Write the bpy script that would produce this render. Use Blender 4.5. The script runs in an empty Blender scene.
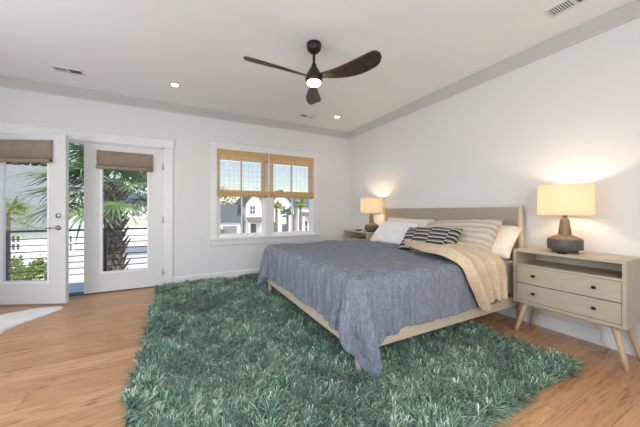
import bpy, bmesh, math, random
import numpy as np
from mathutils import Vector, Matrix, noise
random.seed(7); np.random.seed(7)
S = bpy.context.scene
COL = S.collection
R = math.radians

# ------------------------------------------------------------------ camera
CAM_H, YAW, FPX = 1.13, 27.82, 270.6
cd = bpy.data.cameras.new('camera'); cam = bpy.data.objects.new('camera', cd); COL.objects.link(cam)
cam.location = (0, 0, CAM_H); cam.rotation_euler = (R(90), 0, R(-YAW))
cd.sensor_fit = 'HORIZONTAL'; cd.sensor_width = 36.0; cd.lens = 36.0*FPX/640; cd.shift_y = -2.35/640
cd.clip_start = 0.05; cd.clip_end = 500
S.camera = cam
# ------------------------------------------------------------------ world, sun, fill lights, exposure
W = bpy.data.worlds.new('sky'); S.world = W; W.use_nodes = True
nt = W.node_tree; nt.nodes.clear()
sky = nt.nodes.new('ShaderNodeTexSky'); sky.sky_type = 'NISHITA'; sky.sun_disc = False
sky.sun_elevation = R(38); sky.sun_rotation = R(215); sky.air_density = 1.0; sky.dust_density = 1.2; sky.ozone_density = 1.0
bg = nt.nodes.new('ShaderNodeBackground'); bg.inputs['Strength'].default_value = 0.26
wo = nt.nodes.new('ShaderNodeOutputWorld')
nt.links.new(sky.outputs[0], bg.inputs[0]); nt.links.new(bg.outputs[0], wo.inputs[0])

def light(name, kind, loc, energy, color=(1, 1, 1), rot=(0, 0, 0), **kw):
    l = bpy.data.lights.new(name, kind); l.energy = energy; l.color = color
    for k, v in kw.items(): setattr(l, k, v)
    o = bpy.data.objects.new(name, l); COL.objects.link(o); o.location = loc; o.rotation_euler = rot
    return o
light('sun', 'SUN', (0, -10, 20), 4.6, (1.0, 0.95, 0.88), (R(42), 0, R(30)), angle=R(0.6))
# fill lights added out of view, behind and beside the camera
light('fill_light_front', 'AREA', (0.30, -1.02, 1.40), 56, (0.86, 0.93, 1.0), (R(104), 0, 0), shape='RECTANGLE', size=1.7, size_y=1.7)
light('fill_light_left', 'AREA', (-2.60, 1.5, 1.40), 62, (0.84, 0.92, 1.0), (R(104), 0, R(-90)), shape='RECTANGLE', size=2.2, size_y=1.6)
vs = S.view_settings; vs.view_transform = 'Standard'; vs.look = 'None'; vs.gamma = 1; vs.use_curve_mapping = False
vs.exposure = 0.1

# ------------------------------------------------------------------ materials
def nodes_of(name):
    m = bpy.data.materials.new(name); m.use_nodes = True
    n = m.node_tree.nodes; b = n['Principled BSDF']
    return m, m.node_tree, b
def simple(name, c, rough=0.5, metal=0.0, noise_amt=0.0, nscale=20, bump=0.0, spec=0.5, stretch=(1, 1, 1), coat=0, bscale=None):
    """plain procedural material: colour with a noise tone variation and a bump"""
    m, t, b = nodes_of(name)
    b.inputs['Base Color'].default_value = (*c, 1); b.inputs['Roughness'].default_value = rough
    b.inputs['Metallic'].default_value = metal; b.inputs['Specular IOR Level'].default_value = spec
    tc = t.nodes.new('ShaderNodeTexCoord'); mp = t.nodes.new('ShaderNodeMapping'); mp.inputs['Scale'].default_value = stretch
    t.links.new(tc.outputs['Object'], mp.inputs[0])
    nz = t.nodes.new('ShaderNodeTexNoise'); nz.inputs['Scale'].default_value = nscale; nz.inputs['Detail'].default_value = 5
    t.links.new(mp.outputs[0], nz.inputs['Vector'])
    if noise_amt > 0:
        r = t.nodes.new('ShaderNodeValToRGB')
        a = [max(0, x*(1-noise_amt)) for x in c]; d = [min(1, x*(1+noise_amt)) for x in c]
        r.color_ramp.elements[0].position = 0.3; r.color_ramp.elements[1].position = 0.7
        r.color_ramp.elements[0].color = (*a, 1); r.color_ramp.elements[1].color = (*d, 1)
        t.links.new(nz.outputs[0], r.inputs[0]); t.links.new(r.outputs[0], b.inputs['Base Color'])
    if bump > 0:
        n2 = nz
        if bscale:
            n2 = t.nodes.new('ShaderNodeTexNoise'); n2.inputs['Scale'].default_value = bscale; t.links.new(mp.outputs[0], n2.inputs['Vector'])
        bp = t.nodes.new('ShaderNodeBump'); bp.inputs['Strength'].default_value = bump; bp.inputs['Distance'].default_value = 0.01
        t.links.new(n2.outputs[0], bp.inputs['Height']); t.links.new(bp.outputs[0], b.inputs['Normal'])
    return m
M = {}
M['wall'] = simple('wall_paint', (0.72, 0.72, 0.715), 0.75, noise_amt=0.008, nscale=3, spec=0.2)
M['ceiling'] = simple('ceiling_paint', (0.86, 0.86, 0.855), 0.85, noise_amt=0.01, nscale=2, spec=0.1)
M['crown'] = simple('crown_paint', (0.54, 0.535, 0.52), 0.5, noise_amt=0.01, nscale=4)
M['trim'] = simple('trim_paint', (0.76, 0.76, 0.76), 0.35, noise_amt=0.01, nscale=5)
M['door'] = simple('door_paint', (0.70, 0.70, 0.70), 0.4, noise_amt=0.01, nscale=5)
M['sash'] = simple('sash_vinyl', (0.85, 0.85, 0.85), 0.4)
M['sill_metal'] = simple('threshold_bronze', (0.10, 0.08, 0.07), 0.4, 0.8)
M['metal'] = simple('satin_nickel', (0.45, 0.44, 0.42), 0.3, 1.0)
M['black'] = simple('black_metal', (0.025, 0.025, 0.03), 0.45, 0.3)
M['bronze'] = simple('dark_bronze', (0.035, 0.025, 0.02), 0.4, 0.5)
M['knob'] = simple('knob_dark', (0.03, 0.025, 0.02), 0.35, 0.6)

def glass():
    m = bpy.data.materials.new('window_glass'); m.use_nodes = True; t = m.node_tree; t.nodes.clear()
    o = t.nodes.new('ShaderNodeOutputMaterial'); mx = t.nodes.new('ShaderNodeMixShader')
    tr = t.nodes.new('ShaderNodeBsdfTransparent'); gl = t.nodes.new('ShaderNodeBsdfGlossy'); gl.inputs['Roughness'].default_value = 0.02
    tr.inputs[0].default_value = (0.96, 0.98, 0.98, 1)
    fr = t.nodes.new('ShaderNodeFresnel'); fr.inputs[0].default_value = 1.35
    t.links.new(fr.outputs[0], mx.inputs[0]); t.links.new(tr.outputs[0], mx.inputs[1]); t.links.new(gl.outputs[0], mx.inputs[2])
    t.links.new(mx.outputs[0], o.inputs[0]); return m
M['glass'] = glass()

def wood(name, light_c, dark_c, scale=(1, 12, 12), rough=0.45, wscale=3.0):
    m, t, b = nodes_of(name); b.inputs['Roughness'].default_value = rough
    tc = t.nodes.new('ShaderNodeTexCoord'); mp = t.nodes.new('ShaderNodeMapping'); mp.inputs['Scale'].default_value = scale
    t.links.new(tc.outputs['Object'], mp.inputs[0])
    nz = t.nodes.new('ShaderNodeTexNoise'); nz.inputs['Scale'].default_value = wscale; nz.inputs['Detail'].default_value = 6; nz.inputs['Distortion'].default_value = 1.2
    t.links.new(mp.outputs[0], nz.inputs['Vector'])
    r = t.nodes.new('ShaderNodeValToRGB'); r.color_ramp.elements[0].position = 0.3; r.color_ramp.elements[1].position = 0.75
    r.color_ramp.elements[0].color = (*dark_c, 1); r.color_ramp.elements[1].color = (*light_c, 1)
    t.links.new(nz.outputs[0], r.inputs[0]); t.links.new(r.outputs[0], b.inputs['Base Color'])
    bp = t.nodes.new('ShaderNodeBump'); bp.inputs['Strength'].default_value = 0.08; bp.inputs['Distance'].default_value = 0.004
    t.links.new(nz.outputs[0], bp.inputs['Height']); t.links.new(bp.outputs[0], b.inputs['Normal'])
    return m
M['cab'] = wood('washed_oak', (0.52, 0.45, 0.35), (0.43, 0.36, 0.27), (14, 1.5, 14))
M['cab_leg'] = wood('pale_oak', (0.62, 0.46, 0.29), (0.52, 0.37, 0.22), (16, 16, 1.5))
M['bedwood'] = wood('washed_bed_wood', (0.66, 0.54, 0.41), (0.56, 0.45, 0.33), (1.5, 1.5, 14))
M['headpanel'] = wood('taupe_headboard', (0.40, 0.335, 0.26), (0.345, 0.285, 0.22), (10, 1.2, 14))
M['walnut'] = wood('dark_blade_wood', (0.070, 0.042, 0.026), (0.022, 0.015, 0.011), (8, 1, 8))
M['darkcab'] = wood('shaded_nightstand_wood', (0.30, 0.25, 0.19), (0.20, 0.16, 0.12), (14, 1.5, 14))

def floor_mat():
    m, t, b = nodes_of('oak_floor'); b.inputs['Roughness'].default_value = 0.33
    tc = t.nodes.new('ShaderNodeTexCoord')
    br = t.nodes.new('ShaderNodeTexBrick'); br.offset = 0.43; br.offset_frequency = 3
    br.inputs['Scale'].default_value = 1; br.inputs['Brick Width'].default_value = 1.9; br.inputs['Row Height'].default_value = 0.18
    br.inputs['Mortar Size'].default_value = 0.0016; br.inputs['Bias'].default_value = 0
    br.inputs['Color1'].default_value = (0.0, 0, 0, 1); br.inputs['Color2'].default_value = (1, 1, 1, 1); br.inputs['Mortar'].default_value = (0.5, 0.5, 0.5, 1)
    t.links.new(tc.outputs['Object'], br.inputs['Vector'])
    # per-plank offset of the grain
    ad = t.nodes.new('ShaderNodeVectorMath'); ad.operation = 'MULTIPLY_ADD'; ad.inputs[1].default_value = (7, 3, 5)
    t.links.new(br.outputs['Color'], ad.inputs[0]); t.links.new(tc.outputs['Object'], ad.inputs[2])
    mp = t.nodes.new('ShaderNodeMapping'); mp.inputs['Scale'].default_value = (2.2, 20, 1); t.links.new(ad.outputs[0], mp.inputs[0])
    nz = t.nodes.new('ShaderNodeTexNoise'); nz.inputs['Scale'].default_value = 1.6; nz.inputs['Detail'].default_value = 7; nz.inputs['Distortion'].default_value = 1.6
    t.links.new(mp.outputs[0], nz.inputs['Vector'])
    r = t.nodes.new('ShaderNodeValToRGB'); e = r.color_ramp.elements
    e[0].position = 0.28; e[0].color = (0.28, 0.125, 0.050, 1); e[1].position = 0.66; e[1].color = (0.66, 0.375, 0.20, 1)
    k = e.new(0.45); k.color = (0.57, 0.31, 0.155, 1)
    t.links.new(nz.outputs[0], r.inputs[0])
    hs = t.nodes.new('ShaderNodeMix'); hs.data_type = 'RGBA'; hs.blend_type = 'MULTIPLY'; hs.inputs[0].default_value = 1
    r2 = t.nodes.new('ShaderNodeValToRGB'); r2.color_ramp.elements[0].color = (0.82, 0.80, 0.78, 1); r2.color_ramp.elements[1].color = (1, 1, 1, 1)
    t.links.new(br.outputs['Color'], r2.inputs[0])
    t.links.new(r.outputs[0], hs.inputs[6]); t.links.new(r2.outputs[0], hs.inputs[7])
    mo = t.nodes.new('ShaderNodeMix'); mo.data_type = 'RGBA'; mo.inputs[7].default_value = (0.30, 0.16, 0.08, 1)
    t.links.new(br.outputs['Fac'], mo.inputs[0]); t.links.new(hs.outputs[2], mo.inputs[6]); t.links.new(mo.outputs[2], b.inputs['Base Color'])
    return m
M['floor'] = floor_mat()

def fabric(name, c1, c2, wscale=260, nscale=9, bump=0.35, rough=0.95, sheen=0.2, big=0.5, crease=False):
    """woven cloth: fine two-way threads over broad tone noise"""
    m, t, b = nodes_of(name); b.inputs['Roughness'].default_value = rough; b.inputs['Specular IOR Level'].default_value = 0.1
    b.inputs['Sheen Weight'].default_value = sheen
    tc = t.nodes.new('ShaderNodeTexCoord')
    hs = []
    for sc in ((wscale*0.12, wscale, wscale), (wscale, wscale*0.12, wscale*0.3)):
        mp = t.nodes.new('ShaderNodeMapping'); mp.inputs['Scale'].default_value = sc; t.links.new(tc.outputs['Object'], mp.inputs[0])
        nz = t.nodes.new('ShaderNodeTexNoise'); nz.inputs['Scale'].default_value = 1; nz.inputs['Detail'].default_value = 2
        t.links.new(mp.outputs[0], nz.inputs['Vector']); hs.append(nz)
    n3 = t.nodes.new('ShaderNodeTexNoise'); n3.inputs['Scale'].default_value = nscale; n3.inputs['Detail'].default_value = 6
    t.links.new(tc.outputs['Object'], n3.inputs['Vector'])
    a = t.nodes.new('ShaderNodeMath'); a.operation = 'ADD'; t.links.new(hs[0].outputs[0], a.inputs[0]); t.links.new(hs[1].outputs[0], a.inputs[1])
    a2 = t.nodes.new('ShaderNodeMath'); a2.operation = 'MULTIPLY_ADD'; a2.inputs[1].default_value = big
    t.links.new(n3.outputs[0], a2.inputs[0]); t.links.new(a.outputs[0], a2.inputs[2])
    r = t.nodes.new('ShaderNodeMapRange'); r.inputs[1].default_value = 0.75+big*0.3; r.inputs[2].default_value = 1.25+big*0.7
    t.links.new(a2.outputs[0], r.inputs[0])
    mx = t.nodes.new('ShaderNodeMix'); mx.data_type = 'RGBA'; mx.inputs[6].default_value = (*c1, 1); mx.inputs[7].default_value = (*c2, 1)
    t.links.new(r.outputs[0], mx.inputs[0]); t.links.new(mx.outputs[2], b.inputs['Base Color'])
    bp = t.nodes.new('ShaderNodeBump'); bp.inputs['Strength'].default_value = bump; bp.inputs['Distance'].default_value = 0.004
    t.links.new(a.outputs[0], bp.inputs['Height']); t.links.new(bp.outputs[0], b.inputs['Normal'])
    if crease:      # crumpled linen: sharp irregular creases, running down where the cloth hangs
        mp = t.nodes.new('ShaderNodeMapping'); mp.inputs['Scale'].default_value = (1, 1, 0.14); t.links.new(tc.outputs['Object'], mp.inputs[0])
        n4 = t.nodes.new('ShaderNodeTexNoise'); n4.inputs['Scale'].default_value = 15; n4.inputs['Detail'].default_value = 4; n4.inputs['Distortion'].default_value = 0.6
        t.links.new(mp.outputs[0], n4.inputs['Vector'])
        s1 = t.nodes.new('ShaderNodeMath'); s1.operation = 'SUBTRACT'; s1.inputs[1].default_value = 0.5; t.links.new(n4.outputs[0], s1.inputs[0])
        s2 = t.nodes.new('ShaderNodeMath'); s2.operation = 'ABSOLUTE'; t.links.new(s1.outputs[0], s2.inputs[0])
        b2 = t.nodes.new('ShaderNodeBump'); b2.inputs['Strength'].default_value = 0.9; b2.inputs['Distance'].default_value = 0.11
        t.links.new(s2.outputs[0], b2.inputs['Height']); t.links.new(bp.outputs[0], b2.inputs['Normal']); t.links.new(b2.outputs[0], b.inputs['Normal'])
    return m
M['duvet'] = fabric('blue_linen', (0.105, 0.122, 0.170), (0.325, 0.345, 0.41), 330, 30, 0.5, crease=True)
M['white_cloth'] = fabric('white_cotton', (0.78, 0.76, 0.74), (0.86, 0.84, 0.82), 200, 8, 0.1)
M['cream_cloth'] = fabric('cream_cotton', (0.70, 0.64, 0.57), (0.80, 0.74, 0.67), 120, 8, 0.3)
M['throw'] = fabric('knit_throw', (0.54, 0.40, 0.27), (0.72, 0.56, 0.40), 140, 12, 0.9)
M['roman'] = fabric('roman_shade_linen', (0.23, 0.175, 0.135), (0.36, 0.285, 0.225), 180, 6, 0.3)
M['mattress'] = fabric('mattress_ticking', (0.74, 0.70, 0.66), (0.82, 0.79, 0.76), 180, 8, 0.1)

# ------------------------------------------------------------------ helpers
class MB:
    """collects geometry for one mesh object"""
    def __init__(s): s.b = bmesh.new()
    def box(s, x0, x1, y0, y1, z0, z1, bev=0.0, mat=None, rot=None):
        b = bmesh.new(); bmesh.ops.create_cube(b, size=1)
        for v in b.verts: v.co = Vector(((x0+x1)/2+v.co.x*(x1-x0), (y0+y1)/2+v.co.y*(y1-y0), (z0+z1)/2+v.co.z*(z1-z0)))
        if bev > 0: bmesh.ops.bevel(b, geom=b.edges[:], offset=bev, segments=2, affect='EDGES', profile=0.5)
        s.merge(b, rot); return s
    def merge(s, b, rot=None):
        if rot is not None: bmesh.ops.transform(b, matrix=rot, verts=b.verts[:])
        me = bpy.data.meshes.new('t'); b.to_mesh(me); b.free(); s.b.from_mesh(me); bpy.data.meshes.remove(me)
    def lathe(s, prof, n=24, c=(0, 0, 0), rot=None, smooth=True):
        """prof: list of (radius, z)"""
        b = bmesh.new(); rings = []
        for r, z in prof:
            if r < 1e-5: rings.append([b.verts.new((0, 0, z))])
            else: rings.append([b.verts.new((r*math.cos(2*math.pi*i/n), r*math.sin(2*math.pi*i/n), z)) for i in range(n)])
        for a, d in zip(rings, rings[1:]):
            for i in range(n):
                j = (i+1) % n
                if len(a) == 1 and len(d) == 1: continue
                if len(a) == 1: f = b.faces.new((a[0], d[j], d[i]))
                elif len(d) == 1: f = b.faces.new((a[i], a[j], d[0]))
                else: f = b.faces.new((a[i], a[j], d[j], d[i]))
                f.smooth = smooth
        bmesh.ops.recalc_face_normals(b, faces=b.faces[:])
        m = Matrix.Translation(c)
        if rot is not None: m = m @ rot
        s.merge(b, m); return s
    def tube(s, pts, r, n=8, r2=None):
        b = bmesh.new(); rings = []; pts = [Vector(p) for p in pts]
        for i, p in enumerate(pts):
            d = (pts[min(i+1, len(pts)-1)]-pts[max(i-1, 0)]).normalized()
            u = d.cross(Vector((0, 0, 1)) if abs(d.z) < 0.95 else Vector((1, 0, 0))).normalized(); v = d.cross(u)
            rr = r if r2 is None else r+(r2-r)*i/(len(pts)-1)
            rings.append([b.verts.new(p+rr*(math.cos(2*math.pi*k/n)*u+math.sin(2*math.pi*k/n)*v)) for k in range(n)])
        for a, d in zip(rings, rings[1:]):
            for i in range(n): b.faces.new((a[i], a[(i+1) % n], d[(i+1) % n], d[i])).smooth = True
        b.faces.new(rings[0][::-1]); b.faces.new(rings[-1])
        bmesh.ops.recalc_face_normals(b, faces=b.faces[:]); s.merge(b); return s
    def prism(s, poly, axis, a0, a1, smooth=False):
        """polygon in the two other axes extruded along axis"""
        b = bmesh.new()
        def mk(p, a):
            q = list(p); q.insert(axis, a); return b.verts.new(q)
        A = [mk(p, a0) for p in poly]; B = [mk(p, a1) for p in poly]; n = len(poly)
        b.faces.new(A); b.faces.new(B[::-1])
        for i in range(n): b.faces.new((A[i], B[i], B[(i+1) % n], A[(i+1) % n])).smooth = smooth
        bmesh.ops.recalc_face_normals(b, faces=b.faces[:]); s.merge(b); return s
    def build(s, name, mat, parent=None, origin=None):
        me = bpy.data.meshes.new(name)
        if origin is not None: bmesh.ops.translate(s.b, vec=-Vector(origin), verts=s.b.verts[:])
        s.b.to_mesh(me); s.b.free(); o = bpy.data.objects.new(name, me); COL.objects.link(o)
        if origin is not None: o.location = origin
        for mm in (mat if isinstance(mat, (list, tuple)) else [mat]): me.materials.append(M[mm] if isinstance(mm, str) else mm)
        if parent: o.parent = parent
        return o
def empty(name, loc, rz=0):
    o = bpy.data.objects.new(name, None); COL.objects.link(o); o.location = loc; o.rotation_euler = (0, 0, rz); o.empty_display_size = 0.1
    return o
def tag(o, label=None, cat=None, group=None, kind=None):
    if label: o['label'] = label
    if cat: o['category'] = cat
    if group: o['group'] = group
    if kind: o['kind'] = kind
    return o
def struct(o): o['kind'] = 'structure'; return o
def copy_tree(o, parent=None):
    c = o.copy(); COL.objects.link(c)
    if parent is not None: c.parent = parent
    for ch in [x for x in bpy.data.objects if x.parent == o]: copy_tree(ch, c)
    return c
def mesh_obj(name, verts, faces, mat, parent=None, smooth=True, uv=None):
    me = bpy.data.meshes.new(name); me.from_pydata([tuple(v) for v in verts], [], faces)
    if smooth: me.polygons.foreach_set('use_smooth', [True]*len(me.polygons))
    if uv is not None:
        l = me.uv_layers.new(name='UVMap')
        for lp in me.loops: l.data[lp.index].uv = uv[lp.vertex_index]
    o = bpy.data.objects.new(name, me); COL.objects.link(o); me.materials.append(M[mat] if isinstance(mat, str) else mat)
    if parent: o.parent = parent
    return o

# ------------------------------------------------------------------ room shell
X0, X1, Y0, Y1, H = -2.7, 3.171, -1.12, 4.696, 2.74
T = 0.15
DX0, DX1, DZ = -2.06, -0.17, 2.075        # double door opening
WX0, WX1, WZ0, WZ1 = 0.57, 2.33, 0.69, 2.15   # window opening
struct(MB().box(X0-T, X1+T, Y0-T, Y1+0.02, -0.12, 0).build('floor', 'floor'))
struct(MB().box(X0-T, X1+T, Y0-T, Y1+T, H, H+0.15).build('ceiling', 'ceiling'))
w = MB()
w.box(X0-T, DX0, Y1, Y1+T, 0, H).box(DX0, DX1, Y1, Y1+T, DZ, H).box(DX1, WX0, Y1, Y1+T, 0, H)
w.box(WX0, WX1, Y1, Y1+T, 0, WZ0).box(WX0, WX1, Y1, Y1+T, WZ1, H).box(WX1, X1+T, Y1, Y1+T, 0, H)
struct(w.build('wall_back', 'wall'))
struct(MB().box(X1, X1+T, Y0-T, Y1, 0, H).build('wall_right', 'wall'))
w = MB().box(X0-T, X0, Y0, 0.4, 0, H).box(X0-T, X0, 2.6, Y1, 0, H).box(X0-T, X0, 0.4, 2.6, 0, 0.65).box(X0-T, X0, 0.4, 2.6, 2.25, H)  # opening added in the unseen wall for the left fill light
struct(w.build('wall_left', 'wall'))
w = MB().box(X0-T, -0.6, Y0-T, Y0, 0, H).box(1.2, X1, Y0-T, Y0, 0, H).box(-0.6, 1.2, Y0-T, Y0, 0, 0.5).box(-0.6, 1.2, Y0-T, Y0, 2.3, H)  # opening added in the unseen wall for the front fill light
struct(w.build('wall_front', 'wall'))
# crown: a raking band between wall and ceiling
def crown(name, axis, a0, a1, wall, sgn):
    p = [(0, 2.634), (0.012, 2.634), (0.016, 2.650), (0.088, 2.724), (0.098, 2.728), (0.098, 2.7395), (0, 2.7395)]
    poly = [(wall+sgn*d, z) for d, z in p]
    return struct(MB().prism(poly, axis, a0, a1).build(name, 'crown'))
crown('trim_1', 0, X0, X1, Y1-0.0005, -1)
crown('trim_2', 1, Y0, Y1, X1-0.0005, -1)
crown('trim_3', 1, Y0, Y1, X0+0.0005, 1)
# baseboards
def base_poly(w0, s): return [(w0, 0), (w0+s*0.016, 0), (w0+s*0.016, 0.112), (w0+s*0.010, 0.124), (w0, 0.126)]
struct(MB().prism(base_poly(Y1-0.0005, -1), 0, -0.055, X1-0.017).build('baseboard_back', 'trim'))
struct(MB().prism(base_poly(X1-0.0005, -1), 1, Y0, Y1-0.001).build('baseboard_right', 'trim'))
struct(MB().prism(base_poly(X0+0.0005, 1), 1, Y0, Y1-0.001).build('baseboard_left', 'trim'))
# door casing + jambs
w = MB()
yc = Y1-0.019
w.box(DX1+0.0, DX1+0.11, yc, Y1-0.0005, 0, DZ).box(DX0-0.11, DX0, yc, Y1-0.0005, 0, DZ)
w.box(DX0-0.125, DX1+0.125, yc-0.006, Y1-0.0005, DZ, DZ+0.125, 0.002)
w.box(DX0-0.135, DX1+0.135, yc-0.014, Y1-0.0005, DZ+0.125, DZ+0.142, 0.003)
w.box(DX0, DX0+0.022, Y1+0.0005, Y1+T, 0, DZ).box(DX1-0.022, DX1, Y1+0.0005, Y1+T, 0, DZ).box(DX0, DX1, Y1+0.0005, Y1+T, DZ-0.018, DZ)
struct(w.build('trim_4', 'trim'))
struct(MB().box(DX0, DX1, Y1+0.021, Y1+T+0.02, -0.02, 0.012).build('trim_5', 'sill_metal'))
# window casing, sill, apron
w = MB()
w.box(WX0-0.095, WX0, yc, Y1-0.0005, WZ0, WZ1).box(WX1, WX1+0.095, yc, Y1-0.0005, WZ0, WZ1)
w.box(WX0-0.11, WX1+0.11, yc-0.006, Y1-0.0005, WZ1, WZ1+0.115, 0.002)
w.box(WX0-0.125, WX1+0.125, yc-0.016, Y1-0.0005, WZ1+0.115, WZ1+0.135, 0.003)
w.box(WX0-0.12, WX1+0.12, Y1-0.055, Y1-0.0005, WZ0-0.032, WZ0, 0.004)
w.box(WX0-0.095, WX1+0.095, yc, Y1-0.0005, WZ0-0.12, WZ0-0.032, 0.002)
struct(w.build('trim_6', 'trim'))
# ------------------------------------------------------------------ windows (double hung, one vertical bar each sash)
def window(name, xa, xb):
    z0, z1 = WZ0, WZ1
    fr = MB()
    f = 0.022
    fr.box(xa, xa+f, Y1+0.001, Y1+0.12, z0, z1).box(xb-f, xb, Y1+0.001, Y1+0.12, z0, z1)
    fr.box(xa+f, xb-f, Y1+0.001, Y1+0.12, z1-f, z1).box(xa+f, xb-f, Y1+0.001, Y1+0.12, z0, z0+f)
    o = struct(fr.build(name, 'sash'))
    zm = (z0+z1)/2
    for nm, a, b_, yy in (('lower_sash', z0+f, zm+0.02, Y1+0.035), ('upper_sash', zm-0.02, z1-f, Y1+0.075)):
        s = MB(); t = 0.04; xl, xr = xa+f+0.001, xb-f-0.001
        s.box(xl, xl+t, yy, yy+0.035, a, b_).box(xr-t, xr, yy, yy+0.035, a, b_)
        s.box(xl+t, xr-t, yy, yy+0.035, a, a+t).box(xl+t, xr-t, yy, yy+0.035, b_-t, b_)
        xc = (xl+xr)/2; s.box(xc-0.011, xc+0.011, yy+0.005, yy+0.030, a+t, b_-t)
        so = s.build(nm, 'sash', o)
        MB().box(xl+t, xr-t, yy+0.0155, yy+0.0195, a+t, b_-t).build('pane', 'glass', so)
    return o
XM0, XM1 = 1.395, 1.490
window('window_1', WX0, XM0); window('window_2', XM1, WX1)
struct(MB().box(XM0, XM1, Y1-0.004, Y1+T, WZ0, WZ1).build('trim_7', 'trim'))
# ------------------------------------------------------------------ doors
def door(name, hinge, rz, direction, has_lever):
    """local x runs from the hinge to the free edge along `direction`; local y = outside"""
    o = struct(empty(name, (hinge[0], hinge[1], 0), rz))
    d = direction; Wd = 0.915; z0, z1 = 0.018, 2.052; sl = 0.178; gb, gt = 0.272, 1.905; th = 0.045
    def bx(mb, a, b_, *r, **k):
        xa, xb = sorted((d*a, d*b_)); mb.box(xa, xb, *r, **k)
    s = MB()
    bx(s, 0, sl, 0, th, z0, z1); bx(s, Wd-sl, Wd, 0, th, z0, z1); bx(s, sl, Wd-sl, 0, th, z0, gb); bx(s, sl, Wd-sl, 0, th, gt, z1)
    s.build('slab', 'door', o)
    g = MB(); m_ = 0.018
    bx(g, sl-0.006, sl+m_, -0.008, th+0.008, gb-0.006, gt+0.006); bx(g, Wd-sl-m_, Wd-sl+0.006, -0.008, th+0.008, gb-0.006, gt+0.006)
    bx(g, sl+m_, Wd-sl-m_, -0.008, th+0.008, gb-0.006, gb+m_); bx(g, sl+m_, Wd-sl-m_, -0.008, th+0.008, gt-m_, gt+0.006)
    g.build('glass_frame', 'sash', o)
    g = MB(); bx(g, sl+m_, Wd-sl-m_, th/2-0.003, th/2+0.003, gb+m_, gt-m_); g.build('pane', 'glass', o)
    for z in (0.22, 1.0, 1.80):
        h_ = MB(); h_.lathe([(0, -0.05), (0.007, -0.05), (0.007, 0.05), (0, 0.05)], 10, (-d*0.004, -0.006, z)); h_.build('hinge', 'metal', o)
    if has_lever:
        ry = Matrix.Rotation(R(90), 4, 'X')
        h_ = MB(); h_.lathe([(0, 0), (0.03, 0), (0.03, 0.008), (0.012, 0.012), (0.012, 0.045), (0, 0.045)], 20, (d*(Wd-0.07), 0, 0.93), ry)
        xs = d*(Wd-0.07)
        h_.tube([(xs, -0.043, 0.93), (xs-d*0.05, -0.046, 0.930), (xs-d*0.115, -0.042, 0.926)], 0.009, 10, 0.007)
        h_.build('lever_handle', 'metal', o)
        h_ = MB(); h_.lathe([(0, 0), (0.028, 0), (0.028, 0.014), (0.022, 0.02), (0, 0.02)], 20, (xs, 0, 1.075), ry)
        h_.box(xs-0.004, xs+0.004, -0.034, -0.018, 1.062, 1.088)
        h_.build('deadbolt', 'metal', o)
        h_ = MB(); bx(h_, Wd+0.0005, Wd+0.012, -0.006, th-0.006, z0, z1); h_.build('astragal', 'door', o)
    return o
d1 = door('door_1', (DX1-0.024, Y1+0.001), 0, -1, False)
d2 = door('door_2', (DX0+0.026, Y1-0.0), R(-24.0), 1, True)
# roman shades, mounted on the doors
def roman(x0, x1, z0, z1, loc, rz, label):
    o = tag(empty('roman_shade', loc, rz), label, 'shade', 'roman shades on the french doors')
    n = 26; v = []; f = []
    for i in range(n+1):
        x = x0+(x1-x0)*i/n
        for k, (yy, zz) in enumerate(((-0.012, z1), (-0.030, z1-0.006), (-0.034, z1-0.09), (-0.030, z0+0.062), (-0.012, z0+0.056))):
            v.append((x, yy+0.0025*math.sin(i*0.9+k), zz+0.001*math.sin(i*1.3)))
    for i in range(n):
        for k in range(4): a = i*5+k; f.append((a, a+1, a+6, a+5))
    c = mesh_obj('fabric_panel', v, f, 'roman', o); sm = c.modifiers.new('s', 'SOLIDIFY'); sm.thickness = 0.006
    fd = MB(); fd.tube([(x0, -0.038, z0+0.026)]+[(x0+(x1-x0)*t, -0.038, z0+0.024+0.001*math.sin(9*t)) for t in (0.25, 0.5, 0.75)]+[(x1, -0.038, z0+0.026)], 0.025, 14)
    fd.build('bottom_roll', 'roman', o)
    MB().tube([(x0-0.006, -0.038, z0+0.030), (x1+0.008, -0.038, z0+0.030)], 0.011, 12).build('roller_rod', 'bronze', o)
    hd = MB(); hd.box(x0+0.003, x1-0.003, -0.026, -0.0085, z1-0.03, z1-0.004); hd.build('head_rail', 'roman', o)
    return o
roman(-0.775, -0.125, 1.705, 1.965, (DX1-0.024, Y1+0.001, 0), 0, 'short brown linen roman shade drawn up on the closed glass door')
roman(0.125, 0.785, 1.705, 1.98, (DX0+0.026, Y1, 0), R(-24.0), 'wider brown linen roman shade drawn up on the open glass door')

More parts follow.
